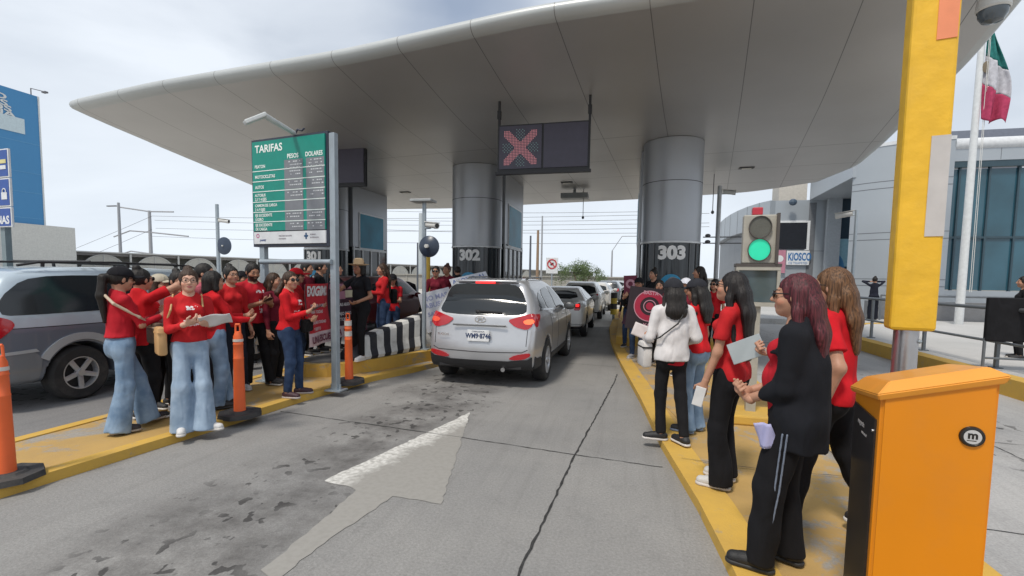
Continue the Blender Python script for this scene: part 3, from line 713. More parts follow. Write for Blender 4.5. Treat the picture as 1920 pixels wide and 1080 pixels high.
def plain_car(kind,label,cat,loc,col,H=1.45,L=4.4,hw=.86,rear='sedan',group=None,lit=True,rz=0,h=.03,metal=.3,lower=None):
    t=vehicle(kind,label,cat,loc,rz,group)
    if rear=='sedan': prof=[(-2.15,.28),(-2.2,.5),(-2.17,.90),(-1.95,1.02),(-1.55,1.04),(-.95,H-.06),(-.5,H),(.2,H-.02),(.55,H-.15),(1.05,1.02),(1.9,.85),(2.18,.6),(2.15,.25)]; win=[(-.60,1.09),(-.50,H-.12),(.50,H-.12),(.60,1.09)]
    else: prof=[(-2.15,.28),(-2.2,.5),(-2.18,1.0),(-2.0,H-.25),(-1.85,H-.04),(-1.3,H),(.2,H-.02),(.6,H-.2),(1.1,1.1),(1.9,.95),(2.18,.7),(2.15,.25)]; win=[(-.66,1.05),(-.56,H-.16),(.56,H-.16),(.66,1.05)]
    wz=[(.2,hw-.06),(.4,hw),(.9,hw),(1.05,hw-.04),(H-.1,hw-.27),(H+.05,hw-.34)]
    f0=car_sdf(prof,wz,4.4,bow=.09,taper=.10,rnd=.08); f=car_arch(f0,(-1.3,1.3),.33,.5); gl=GLASS(); tl=TAIL()
    pm=paint('paint '+label[:18],col,0. if col[0]>.5 else metal,.3); body_of(t,f,h,pm,(-.98,-2.4,.2),(.98,2.3,H+.06))
    panel('rear_window',f0,win,1,-1,gl,t,off=.008,step=.06,rnd=1); panel('windshield',f0,[(a,b-.02) for a,b in win],1,1,gl,t,off=.008,step=.06,rnd=1)
    bk=mat('black trim',(.02,.02,.022),.55,bump=.2,bscale=200)
    for s in (1,-1):
        if rear=='sedan':
            panel('tail_light',f0,[(s*.54,.80),(s*.66,1.00),(s*.73,.98),(s*.74,.80)],1,-1,tl,t,off=.014,step=.05,rnd=1)
            panel('side_window',f0,[(-1.15,1.07),(-.75,H-.12),(.1,H-.10),(.75,1.03)],0,s,gl,t,off=.008,step=.06,rnd=1)
        else:
            panel('tail_light',f0,[(s*.56,.90),(s*.60,1.03),(s*.74,1.08),(s*.74,.88)],1,-1,tl,t,off=.014,step=.05,rnd=1)
            panel('side_window',f0,[(-1.85,1.10),(-1.65,H-.16),(.2,H-.14),(.85,1.1)],0,s,gl,t,off=.008,step=.06,rnd=1)
        if lit: panel('brake_lamp',f0,[(s*.60,.90),(s*.60,.97),(s*.70,.97),(s*.70,.90)],1,-1,mat('brake lamp lit',(.6,.02,.02),.2,emit=(1,.03,.03),es=1.1),t,off=.02,step=.05,rnd=1)
        for y in (-1.3,1.3): make_wheel('wheel',.325,.2,t,(s*(hw-.09),y,.325),s)
        mirrorp(t,s*(hw-.04),.72,1.06,pm,s)
    panel('bumper',f0,[(-.8,.27),(-.8,.42),(.8,.42),(.8,.27)],1,-1,bk,t,off=.012,step=.08,rnd=0)
    if lower: panel('tailgate',f0,[(-.62,.55),(-.62,1.04),(.62,1.04),(.62,.55)],1,-1,mat('dark tailgate',(.03,.03,.035),.35),t,off=.006,step=.08,rnd=0)
    plate(t,0,-2.235,.72,.33,'WL3·5120') if 0 else MB().box((0,-2.215,.72),(.32,.02,.15),bev=.004).build('licence_plate',mat('plate white',(.72,.73,.74),.5),t)
    b=MB(); b.box((0,0,.34),(1.4,3.7,.1)); b.build('underbody',bk,t)
    return t
# ------------------------------------------------------------------ ground, road, islands
def concrete(name,c,c2,scale=.5,crack=0.,stain=None,paint_=None,wear=.5,rough=.85,joint=None):
    m,nt,b=nm(name); N=nt.nodes; L=nt.links; tc=N.new('ShaderNodeTexCoord'); P=tc.outputs['Object']; b.inputs['Roughness'].default_value=rough
    b.inputs['Specular IOR Level'].default_value=.35
    def noise(s,d=6,r=.6,vec=P,dist=0):
        n=N.new('ShaderNodeTexNoise'); n.inputs['Scale'].default_value=s; n.inputs['Detail'].default_value=d; n.inputs['Roughness'].default_value=r; n.inputs['Distortion'].default_value=dist; L.new(vec,n.inputs[0]); return n.outputs[0]
    def rmp(x,a,b_,lo=0,hi=1):
        r=N.new('ShaderNodeMapRange'); r.inputs[1].default_value=a; r.inputs[2].default_value=b_; r.inputs[3].default_value=lo; r.inputs[4].default_value=hi; L.new(x,r.inputs[0]); return r.outputs[0]
    def mix(f,a,b_,t='MIX'):
        x=N.new('ShaderNodeMixRGB'); x.blend_type=t
        for i,q in ((0,f),(1,a),(2,b_)):
            if isinstance(q,(int,float)): x.inputs[i].default_value=q
            elif isinstance(q,tuple): x.inputs[i].default_value=(*q,1)
            else: L.new(q,x.inputs[i])
        return x.outputs[0]
    def mth(op,a,b_=None):
        n=N.new('ShaderNodeMath'); n.operation=op
        for i,q in ((0,a),(1,b_)):
            if q is None: continue
            if isinstance(q,(int,float)): n.inputs[i].default_value=q
            else: L.new(q,n.inputs[i])
        return n.outputs[0]
    big=rmp(noise(scale,7,.62),.32,.68); col=mix(big,c,c2)
    fine=rmp(noise(55,4,.7),.3,.7,.78,1.16); vm=N.new('ShaderNodeVectorMath'); vm.operation='SCALE'; L.new(col,vm.inputs[0]); L.new(fine,vm.inputs['Scale']); col=vm.outputs[0]
    mid=rmp(noise(4,8,.72,dist=.6),.55,.74,0,.35); col=mix(mid,col,tuple(q*.62 for q in c))
    if stain:
        sx=N.new('ShaderNodeSeparateXYZ'); L.new(P,sx.inputs[0]); x,y,z=sx.outputs
        wob=mth('MULTIPLY',mth('SUBTRACT',noise(.8,3),.5),1.2)
        for (x0,w,a) in stain:
            d=mth('ABSOLUTE',mth('ADD',mth('SUBTRACT',x,x0),wob)); band=rmp(d,w*.3,w,1,0)
            s=mth('MULTIPLY',band,rmp(noise(1.3,7,.7),.38,.66)); col=mix(mth('MULTIPLY',s,a),col,(.075,.07,.068))
            mp=N.new('ShaderNodeMapping'); mp.inputs['Scale'].default_value=(1.15,.95,1); L.new(P,mp.inputs[0])
            sp=rmp(noise(8.5,2,.45,mp.outputs[0],.1),.60,.625); d2=mth('MULTIPLY',mth('MULTIPLY',sp,rmp(d,w*.5,w*1.1,1,0)),rmp(noise(1.1,2),.42,.52)); col=mix(mth('MULTIPLY',d2,.8),col,(.035,.033,.033))
        st=N.new('ShaderNodeMapping'); st.inputs['Scale'].default_value=(9,.35,1); L.new(P,st.inputs[0])
        col=mix(rmp(noise(1,5,.6,st.outputs[0]),.5,.8,0,.22),col,(.10,.095,.09))
    if paint_:
        wn=rmp(noise(1.6,9,.74,dist=.5),wear-.02,wear+.05); w2=rmp(noise(9,7,.75),.60,.70,0,.55)
        dirty=mix(rmp(noise(2.3,6,.7),.35,.75,0,.55),paint_,tuple(q*.55+.05 for q in paint_))
        col=mix(mth('MAXIMUM',wn,w2),dirty,col)
    L.new(col,b.inputs['Base Color'])
    bp=N.new('ShaderNodeBump'); bp.inputs['Strength'].default_value=.35; bp.inputs['Distance'].default_value=.01
    L.new(mth('ADD',noise(90,3),mth('MULTIPLY',noise(6,5),.6)),bp.inputs['Height']); L.new(bp.outputs[0],b.inputs['Normal'])
    return m
M_ROAD=concrete('road concrete',(.215,.213,.21),(.295,.288,.275),.45,stain=[(-2.5,.85,1.0)])
M_ROADL=concrete('road left lane',(.17,.17,.175),(.235,.23,.225),.5,stain=[(-7.9,.9,.6)])
M_LIGHT=concrete('sunlit pale concrete',(.42,.405,.375),(.52,.50,.46),.3)  # pale concrete, raised further so sun on open ground sits in the colour
M_ROADR=concrete('right lane concrete',(.33,.33,.33),(.44,.43,.42),.5,stain=[(4.0,.7,.35)])
YEL=(.56,.335,.07)
M_ISL=concrete('worn yellow island',(.27,.25,.22),(.34,.31,.27),.8,paint_=(.47,.30,.10),wear=.545)
M_ISL2=concrete('very worn yellow island',(.25,.22,.19),(.33,.29,.24),.8,paint_=(.46,.29,.10),wear=.50)
M_KERB=concrete('yellow kerb paint',(.28,.25,.2),(.34,.3,.25),.8,paint_=(.60,.37,.07),wear=.605)
def sheet(name,pts,z,m,kind='structure'):
    return tag(MB().poly([(x,y,z) for x,y in pts]).build(name,m),kind=kind)
def slab(name,pts,z0,z1,m,kind='structure',bev=0.):
    b=MB(); b.prism(pts,z0,z1); return tag(b.build(name,m),kind=kind)
sheet('ground',[(-900,-300),(900,-300),(900,1500),(-900,1500)],-.008,M_LIGHT)
REDGE=[(-4.46,-6),(-4.44,2.43),(-4.36,3.11),(-4.25,4.11),(-4.14,5.4),(-3.90,6.78),(-3.60,7.6),(-3.38,8.4),(-3.3,10),(-3.3,26)]
RL=[(.80,-6),(.70,1.5),(.61,2.85),(.54,3.61),(.36,4.92),(.19,6.69),(-.10,9.23),(-.30,11.2),(-.45,13.13),(-.6,16),(-.6,26)]
sheet('road',[p for p in REDGE if p[1]<15]+[(-3.3,15.6),(-.6,17.2)]+[p for p in RL[::-1] if p[1]<15],.0,M_ROAD)  # lane tone ends early, leaving the sunlit-toned ground ahead
sheet('left_road',[(-10.6,-6),(-5.55,-6),(-5.55,19),(-10.6,19)],.0,M_ROADL)
sheet('right_road',[(1.95,-6),(5.65,-6),(5.65,30),(1.95,30)],.0,M_ROADR)
slab('left_pavement',REDGE[:-1]+[(-3.3,26),(-5.62,26),(-5.62,-6)],-.01,.075,M_ISL)
def strip(name,edge,w,z,m,dz=.012):
    P=[Vector((x,y)) for x,y in edge]; out=[];inn=[]
    for i,p in enumerate(P):
        a=P[max(i-1,0)]; b=P[min(i+1,len(P)-1)]; d=(b-a).normalized(); n=Vector((-d.y,d.x)); out.append((p.x+n.x*.004*(-1 if w>0 else 1),p.y)); inn.append((p.x+n.x*w,p.y+n.y*w))
    return slab(name,out+inn[::-1],-.012,z+dz,m)
strip('left_kerb',REDGE,.13,.075,M_KERB)
slab('left_kerb_line',[(-5.63,-6),(-5.63,26),(-5.50,26),(-5.50,-6)],-.012,.087,M_KERB)
# raised part of the left island
NOSE=[(-3.47,26),(-3.47,9.2),(-3.55,8.6),(-3.95,7.55),(-4.32,6.75),(-4.55,6.52),(-4.85,6.42),(-5.15,6.5),(-5.36,6.8),(-5.42,7.3),(-5.42,26)]
slab('raised_pavement',NOSE,.07,.275,M_KERB)
inner=[(x+( .12 if x<-4.9 else -.12),y+.13) for x,y in NOSE]
slab('island_top',[(-3.60,25.9),(-3.60,9.2),(-3.68,8.65),(-4.07,7.62),(-4.42,6.88),(-4.6,6.67),(-4.85,6.57),(-5.08,6.62),(-5.24,6.86),(-5.29,7.3),(-5.29,25.9)],.2,.283,concrete('island top dark',(.12,.12,.12),(.2,.19,.18),.8))
# right island
slab('raised_pavement',[(-.28,12),(.0,11.75),(1.9,11.75),(2.0,12),(2.0,25),(-.4,25)],.07,.275,M_KERB)
slab('right_pavement',RL[:-1]+[(-.6,26),(2.03,26),(2.03,-6)],-.01,.075,M_ISL)
slab('worn_pavement',[(.62,5.6),(.42,6.7),(.12,9.2),(-.2,13.1),(-.35,16),(-.35,24),(.9,24),(1.0,9),(1.3,5.9)],.02,.082,M_ISL2)
strip('right_kerb',RL,-.24,.075,M_KERB,.010)
slab('right_kerb_line',[(1.90,-6),(1.90,26),(2.04,26),(2.04,-6)],-.012,.088,M_KERB)
YK=[(5.62,-6),(5.60,11),(5.64,14.3),(6.4,17.1),(7.8,19.2),(9.8,20.3)]
b=MB(); b.prism([(x,y) for x,y in YK]+[(x+.30,y-.12 if i>3 else y) for i,(x,y) in list(enumerate(YK))[::-1]],-.01,.27)
tag(b.build('plaza_kerb',M_KERB),kind='structure')
slab('plaza',[(x+.29,y) for x,y in YK]+[(60,20.3),(60,-6)],-.01,.255,concrete('plaza paving',(.42,.42,.41),(.52,.51,.50),.4))
slab('far_plaza',[(3.5,21),(60,20.4),(60,60),(3.5,60)],-.01,.20,concrete('far plaza paving',(.42,.42,.41),(.52,.51,.50),.4))
# joints and cracks in the lane, built as narrow grooves filled with dark dirt
def crack(name,pts,w,z,seed=0):
    rg=random.Random(seed); L=[];R=[]
    P=[Vector(p) for p in pts]; Q=[]
    for a,b_ in zip(P[:-1],P[1:]):
        k=max(2,int((b_-a).length/.07))
        for i in range(k): Q.append(a.lerp(b_,i/k))
    Q.append(P[-1]); d=(P[-1]-P[0]).normalized(); n=Vector((-d.y,d.x))
    for q in Q:
        o=rg.uniform(-.006,.006); ww=w*rg.uniform(.35,1.1); L.append((q.x+n.x*(o-ww),q.y+n.y*(o-ww),z)); R.append((q.x+n.x*(o+ww),q.y+n.y*(o+ww),z))
    b=MB()
    vs=[(b.bm.verts.new(l),b.bm.verts.new(r)) for l,r in zip(L,R)]
    for a,c in zip(vs[:-1],vs[1:]): b.bm.faces.new((a[0],c[0],c[1],a[1]))
    return tag(b.build(name,mat('crack dirt',(.03,.03,.03),.95,var=.5,scale=30)),kind='structure')
crack('road_joint',[(-.66,1.0),(-.56,2.53),(-.45,4.53),(-.2,7.77),(-.16,8.6)],.011,.004,1)
crack('road_joint',[(-4.1,4.93),(-1.69,4.65),(-.44,4.49),(.34,4.40)],.007,.0044,2)
crack('road_joint',[(-3.9,9.7),(-.2,9.3)],.006,.0044,3)
crack('pavement_crack',[(.5,4.44),(1.2,4.35),(1.95,4.4)],.005,.092,4)
crack('road_joint',[(2.05,6.2),(5.6,6.0)],.007,.0044,5); crack('road_joint',[(2.05,3.9),(5.6,3.7)],.006,.0044,6); crack('road_joint',[(2.05,9.4),(5.6,9.2)],.006,.0044,7); crack('road_joint',[(3.7,-1),(3.8,14)],.006,.0048,8)
# worn arrow
def arrow():
    m,nt,b=nm('worn road paint'); N=nt.nodes; L=nt.links; tc=N.new('ShaderNodeTexCoord'); b.inputs['Roughness'].default_value=.8
    n=N.new('ShaderNodeTexNoise'); n.inputs['Scale'].default_value=3.5; n.inputs['Detail'].default_value=9; n.inputs['Roughness'].default_value=.72; L.new(tc.outputs['Object'],n.inputs[0])
    n2=N.new('ShaderNodeTexNoise'); n2.inputs['Scale'].default_value=24; n2.inputs['Detail'].default_value=5; L.new(tc.outputs['Object'],n2.inputs[0])
    sx=N.new('ShaderNodeSeparateXYZ'); L.new(tc.outputs['Object'],sx.inputs[0])
    # fresher paint along the left side of the head
    a=N.new('ShaderNodeMath'); a.operation='MULTIPLY_ADD'; a.inputs[1].default_value=.225; a.inputs[2].default_value=-3.09
    L.new(sx.outputs[1],a.inputs[0])
    s=N.new('ShaderNodeMath'); s.operation='SUBTRACT'; L.new(sx.outputs[0],s.inputs[0]); L.new(a.outputs[0],s.inputs[1])
    j=N.new('ShaderNodeMath'); j.operation='MULTIPLY_ADD'; j.inputs[1].default_value=.5; L.new(n.outputs[0],j.inputs[0]); L.new(s.outputs[0],j.inputs[2])
    r=N.new('ShaderNodeMapRange'); r.inputs[1].default_value=.34; r.inputs[2].default_value=.48; r.inputs[3].default_value=1.0; r.inputs[4].default_value=.10; L.new(j.outputs[0],r.inputs[0])
    r2=N.new('ShaderNodeMapRange'); r2.inputs[1].default_value=.42; r2.inputs[2].default_value=.66; r2.inputs[3].default_value=1; r2.inputs[4].default_value=.3; L.new(n2.outputs[0],r2.inputs[0])
    mu=N.new('ShaderNodeMath'); mu.operation='MULTIPLY'; L.new(r.outputs[0],mu.inputs[0]); L.new(r2.outputs[0],mu.inputs[1])
    mx=N.new('ShaderNodeMixRGB'); mx.inputs[1].default_value=(.255,.245,.225,1); mx.inputs[2].default_value=(.60,.59,.56,1); L.new(mu.outputs[0],mx.inputs[0]); L.new(mx.outputs[0],b.inputs['Base Color'])
    pts=[(-1.87,5.56),(-2.37,3.34),(-2.02,3.26),(-2.0,2.95),(-1.99,2.6),(-1.97,2.2),(-1.83,2.15),(-1.80,2.6),(-1.74,2.95),(-1.70,3.24),(-1.30,3.22)]
    rg=random.Random(3); Q=[]
    for i,p in enumerate(pts):
        q=pts[(i+1)%len(pts)]; k=max(1,int(math.hypot(q[0]-p[0],q[1]-p[1])/.06))
        for t in range(k): Q.append((p[0]+(q[0]-p[0])*t/k+rg.uniform(-.012,.012),p[1]+(q[1]-p[1])*t/k+rg.uniform(-.012,.012)))
    sheet('road_marking',Q,.004,m)
arrow()
# ------------------------------------------------------------------ canopy
SILV=lambda: mat('brushed silver panel',(.36,.375,.40),.38,metal=.55,var=.04,scale=1.2)
def canopy():
    m,nt,b=nm('canopy panels'); N=nt.nodes; L=nt.links
    uv=N.new('ShaderNodeTexCoord'); sx=N.new('ShaderNodeSeparateXYZ'); L.new(uv.outputs['Object'],sx.inputs[0])
    def MA(op,a,b_,c_=None):
        n=N.new('ShaderNodeMath'); n.operation=op
        for i,q in enumerate((a,b_,c_)):
            if q is None: continue
            if isinstance(q,(int,float)): n.inputs[i].default_value=q
            else: L.new(q,n.inputs[i])
        return n.outputs[0]
    fan=MA('DIVIDE',MA('ADD',sx.outputs[0],4.0),MA('MULTIPLY_ADD',sx.outputs[1],.028,1-.028*8)); fan=MA('ADD',fan,40.3); rowc=MA('ADD',MA('MULTIPLY_ADD',sx.outputs[0],.13,0.),MA('ADD',sx.outputs[1],20.))
    def seam(out,n,w,lim=None):
        a=N.new('ShaderNodeMath'); a.operation='MULTIPLY'; a.inputs[1].default_value=n; L.new(out,a.inputs[0])
        f=N.new('ShaderNodeMath'); f.operation='FRACT'; L.new(a.outputs[0],f.inputs[0])
        g=N.new('ShaderNodeMath'); g.operation='LESS_THAN'; g.inputs[1].default_value=w*n; L.new(f.outputs[0],g.inputs[0])
        if lim is not None:
            h=N.new('ShaderNodeMath'); h.operation='GREATER_THAN'; h.inputs[1].default_value=lim; L.new(out,h.inputs[0]); k=N.new('ShaderNodeMath'); k.operation='MULTIPLY'; L.new(g.outputs[0],k.inputs[0]); L.new(h.outputs[0],k.inputs[1]); return k.outputs[0]
        return g.outputs[0]
    s1=seam(fan,1/1.35,.014); s2=MA('MULTIPLY',seam(rowc,1/2.3,.030),MA('GREATER_THAN',sx.outputs[1],12.2))
    mxm=N.new('ShaderNodeMath'); mxm.operation='MAXIMUM'; L.new(s1,mxm.inputs[0]); L.new(s2,mxm.inputs[1])
    tc=N.new('ShaderNodeTexCoord'); n=N.new('ShaderNodeTexNoise'); n.inputs['Scale'].default_value=.35; n.inputs['Detail'].default_value=5; L.new(tc.outputs['Object'],n.inputs[0])
    cr=N.new('ShaderNodeValToRGB'); e=cr.color_ramp.elements; e[0].position=.3; e[1].position=.7; e[0].color=(.42,.415,.41,1); e[1].color=(.50,.495,.49,1); L.new(n.outputs[0],cr.inputs[0])
    mx=N.new('ShaderNodeMixRGB'); mx.inputs[2].default_value=(.20,.20,.20,1); L.new(mxm.outputs[0],mx.inputs[0]); L.new(cr.outputs[0],mx.inputs[1]); L.new(mx.outputs[0],b.inputs['Base Color'])
    b.inputs['Metallic'].default_value=.55; b.inputs['Roughness'].default_value=.42
    # boundary loop
    front=[(-12.2,8.5),(-9.48,8.13),(-4.83,7.74),(-1.51,7.24),(.12,7.16),(2.4,6.95),(4.35,6.75)]
    right=[(4.35,6.75),(4.63,7.7),(5.0,9.4),(5.42,11.75),(5.95,14.3),(6.35,16.6),(6.1,18.9)]
    back=[(-14.4,22.6),(-13.2,23.1),(-8.83,23.3),(-4.53,22.5),(.3,21.7),(4.4,20.6),(6.1,18.9)]
    left=[(-12.2,8.5),(-12.55,10.4),(-13.5,13.2),(-14.7,16.8),(-15.2,19.6),(-14.9,21.8),(-14.4,22.6)]
    def curve(P,n,sm=True):
        P=np.array(P,float); t=np.concatenate([[0],np.cumsum(np.linalg.norm(np.diff(P,axis=0),axis=1))]); t/=t[-1]
        s=np.linspace(0,1,n); Q=np.stack([np.interp(s,t,P[:,k]) for k in (0,1)],1)
        for _ in range(n//14): Q[1:-1]=.25*Q[:-2]+.5*Q[1:-1]+.25*Q[2:]
        return Q
    nu,nv=80,60; Fr,Bk,Lf,Rt=curve(front,nu),curve(back,nu),curve(left,nv),curve(right,nv)
    u=np.linspace(0,1,nu)[:,None,None]; v=np.linspace(0,1,nv)[None,:,None]
    C=(1-v)*Fr[:,None]+v*Bk[:,None]+(1-u)*Lf[None]+u*Rt[None]-((1-u)*(1-v)*Fr[0]+u*(1-v)*Fr[-1]+(1-u)*v*Bk[0]+u*v*Bk[-1])
    def zf(x,y): 
        e=np.clip((11.0-y)/3.3,0,1.3); r=np.clip((x-3.2)/2.8,0,1); return 5.13+.22*e**1.6-.0*r
    bm=bmesh.new(); lay=bm.loops.layers.uv.new('UVMap'); G_=[[bm.verts.new((C[i,j,0],C[i,j,1],float(zf(C[i,j,0],C[i,j,1])))) for j in range(nv)] for i in range(nu)]
    for i in range(nu-1):
        for j in range(nv-1):
            f=bm.faces.new((G_[i][j],G_[i][j+1],G_[i+1][j+1],G_[i+1][j])); f.smooth=True
            for lp,(a,c) in zip(f.loops,((i,j),(i,j+1),(i+1,j+1),(i+1,j))): lp[lay].uv=(a/(nu-1),c/(nv-1))
    t=empty('toll_canopy',(0,0,0),0,'wide silver metal canopy with a rounded front edge roofing the toll lanes','canopy')
    me=bpy.data.meshes.new('ceiling'); 
    loop=[(i,0) for i in range(nu)]+[(nu-1,j) for j in range(1,nv)]+[(i,nv-1) for i in range(nu-2,-1,-1)]+[(0,j) for j in range(nv-2,0,-1)]
    B3=[G_[i][j].co.copy() for i,j in loop]; UVu=[(i/(nu-1),j/(nv-1)) for i,j in loop]
    bm.to_mesh(me); bm.free(); me.materials.append(m); o=bpy.data.objects.new('ceiling',me); S.collection.objects.link(o); o.parent=t
    # rounded edge
    n=len(B3); bm=bmesh.new(); lay=bm.loops.layers.uv.new('UVMap'); rings=[]
    nrm=[]
    for k in range(n):
        d=(B3[(k+1)%n]-B3[k-1]); d.z=0; d.normalize(); nrm.append(Vector((d.y,-d.x,0)))
    for _ in range(3): nrm=[(nrm[k-1]+nrm[k]*2+nrm[(k+1)%n]).normalized() for k in range(n)]
    R=.125; A=np.linspace(-math.pi/2,math.pi/2,9)
    for a in A: rings.append([bm.verts.new((p.x+q.x*R*math.cos(a)*1.5,p.y+q.y*R*math.cos(a)*1.5,p.z+R+R*math.sin(a))) for p,q in zip(B3,nrm)])
    cen=Vector((-4,14.5,5.95)); top=[bm.verts.new((p.x*.5+cen.x*.5,p.y*.5+cen.y*.5,cen.z)) for p in B3]; rings.append(top)
    for a,(P,Q) in enumerate(zip(rings[:-1],rings[1:])):
        for k in range(n):
            f=bm.faces.new((P[k],P[(k+1)%n],Q[(k+1)%n],Q[k])); f.smooth=True
            for lp,kk in zip(f.loops,(k,(k+1)%n,(k+1)%n,k)):
                uu=UVu[kk][0]*13 if (kk<nu or kk>nu+nv-3) else .5; lp[lay].uv=(UVu[kk][0],.01)
    bm.faces.new(top)
    me=bpy.data.meshes.new('edge_trim'); bm.to_mesh(me); bm.free(); 
    m2=m.copy(); m2.name='canopy edge sky-lit'; N2=m2.node_tree.nodes  # lit copy of the panels: sky light on the nose put into its colour
    for q in N2:
        if q.type=='VALTORGB': q.color_ramp.elements[0].color=(.38,.40,.40,1); q.color_ramp.elements[1].color=(.50,.52,.52,1)
    N2['Principled BSDF'].inputs['Metallic'].default_value=.2; me.materials.append(m2); o=bpy.data.objects.new('edge_trim',me); S.collection.objects.link(o); o.parent=t
    return zf
CZ=canopy()
def spot(x,y):
    z=float(CZ(x,y)); b=MB(); b.box((x,y,z-.012),(.42,.22,.03),bev=.008); o=b.build('ceiling_light',mat('lamp housing',(.05,.05,.05),.5)); 
    c=MB().box((0,0,-.0),(.26,.13,.012)).build('diffuser',mat('lamp diffuser',(.6,.58,.5),.4),o); c.location=(x,y,z-.032)
    return tag(o,None,'ceiling light')
for (px,py,lb) in ((1400,310,'small recessed ceiling light near the right end of the canopy'),(760,357,'small recessed ceiling light left of pillar 302'),(1063,338,'small recessed ceiling light just under the lane signal')):
    p=G(px,py,5.2); tag(spot(p.x,p.y),lb)
# ------------------------------------------------------------------ toll booths with round pillars
def wraptext(parent,body,cx,cy,r,z,size,m,ang=0,name='lane_number',bold=.02):
    o=text(name,body,size,m,Matrix.Identity(4),parent,'CENTER',bold=bold*size*1.4,ext=0,sx=1.05)
    me=o.data; bm=bmesh.new(); bm.from_mesh(me); bmesh.ops.subdivide_edges(bm,edges=bm.edges,cuts=1)
    for v in bm.verts:
        a=v.co.x/r+ang; v.co=Vector((cx+r*math.sin(a),cy-r*math.cos(a),z+v.co.y))
    bm.to_mesh(me); bm.free(); return o
def curtain():
    if 'dark glass band' in MC: return MC['dark glass band']
    m,nt,b=nm('dark glass band'); N=nt.nodes; L=nt.links; tc=N.new('ShaderNodeTexCoord'); mp=N.new('ShaderNodeMapping'); mp.inputs['Scale'].default_value=(7,7,.12); L.new(tc.outputs['Object'],mp.inputs[0])
    n=N.new('ShaderNodeTexNoise'); n.inputs['Scale'].default_value=1.3; n.inputs['Detail'].default_value=4; L.new(mp.outputs[0],n.inputs[0])
    cr=N.new('ShaderNodeValToRGB'); e=cr.color_ramp.elements; e[0].position=.42; e[1].position=.72; e[0].color=(.010,.013,.016,1); e[1].color=(.075,.085,.095,1); L.new(n.outputs[0],cr.inputs[0]); L.new(cr.outputs[0],b.inputs['Base Color'])
    b.inputs['Roughness'].default_value=.12; MC['dark glass band']=m; return m
def booth(num,cx,cy,label,z0=.28,decal=True,rad=.80):
    t=empty('toll_booth',(cx,cy,z0),0,label,'toll booth','toll booths under the canopy'); D=rad; H=5.12-z0; al=SILV(); wh=mat('white aluminium',(.62,.64,.66),.4,metal=.2)
    b=MB(); b.tube((0,0,2.36),(0,0,H),D,n=56,caps=False); b.build('pillar',al,t,True)
    b=MB(); b.tube((0,0,0),(0,0,2.32),D-.012,n=56); b.build('glass_band',curtain(),t,True)
    b=MB()
    b.lathe([(D-.01,2.30),(D+.018,2.31),(D+.018,2.35),(D-.01,2.37)],n=56); b.build('trim_ring',wh,t,True)
    b=MB(); b.lathe([(D-.01,3.80),(D+.003,3.805),(D+.003,3.82),(D-.01,3.825)],n=56); b.build('seam_ring',mat('seam dark',(.06,.06,.065),.6),t,True)
    for a in (-.95,-.62,.62,.95,0.9+.4):
        b=MB(); b.box((D*math.sin(a),-D*math.cos(a),1.16),(.035,.02,2.3),rz=a); b.build('mullion',mat('dark mullion',(.10,.105,.11),.4,metal=.5),t)
    b=MB(); b.box((0,1.9,H/2+1.25),(1.56,2.7,H-2.5)); b.build('cabin_wall',al,t)
    b=MB(); b.box((0,1.9,.45),(1.54,2.66,.9)); b.build('base_wall',mat('pale base panel',(.50,.52,.54),.5),t)
    b=MB(); b.box((0,1.9,1.72),(1.50,2.60,1.62)); b.build('cabin_glass',mat('dark booth glass',(.015,.02,.024),.08),t)
    blue=mat('blue window',(.02,.26,.42),.4,var=.25,scale=1.0,spec=.25)
    for s in (1,-1):
        w=MB().box((s*.79,1.95,3.15),(.03,1.95,1.45)).build('window_frame',wh,t); MB().box((s*.80,1.95,3.15),(.024,1.82,1.33)).build('window',blue,t)
        for y in (.62,1.25,1.9,2.55,3.2): MB().box((s*.765,y,1.70),(.05,.07,1.66)).build('door_post',wh,t)
        MB().box((s*.765,1.9,2.42),(.06,2.66,.08)).build('lintel',wh,t)
        MB().box((s*.79,.95,1.5),(.03,.10,.18)).build('door_lock',mat('black trim2',(.02,.02,.02),.4),t)
    wraptext(t,num,0,0,D+.004,1.92,.43,mat('white lettering',(.8,.8,.8),.5),ang=.0,bold=.04)
    if decal:
        dm=mat('blue decal',(.03,.28,.50),.4); n=24; r=D+.003; b=MB()
        cz_=1.28; vs=[b.bm.verts.new((r*math.sin(x),-r*math.cos(x),z)) for x,z in [(0.36*math.cos(a)/1,cz_+.26*math.sin(a)) for a in np.linspace(0,math.pi,n)]+[(.17*math.cos(a),cz_-.02+.12*math.sin(a)) for a in np.linspace(math.pi,0,n)]]
        for i in range(n-1): b.bm.faces.new((vs[i],vs[i+1],vs[2*n-2-i],vs[2*n-1-i]))
        b.build('emblem',dm,t)
        b=MB(); vs=[b.bm.verts.new(((r+.003)*math.sin(x),-(r+.003)*math.cos(x),z)) for x,z in [(.11*math.cos(a),cz_-.08+.15*math.sin(a)) for a in np.linspace(0,2*math.pi,20)[:-1]]]; b.bm.faces.new(vs); b.build('emblem_figure',mat('decal white',(.6,.62,.64),.5),t)
    return t
booth('303',.98,13.1,'toll booth with the round silver pillar numbered 303',rad=.73)
booth('302',-4.83,14.9,'toll booth with the round silver pillar numbered 302')
booth('301',-11.25,16.2,'toll booth with the round silver pillar numbered 301, behind the price board')
slab('booth_pavement',[(-12.6,14),(-10.3,14),(-10.3,26),(-12.6,26)],-.01,.275,M_KERB)
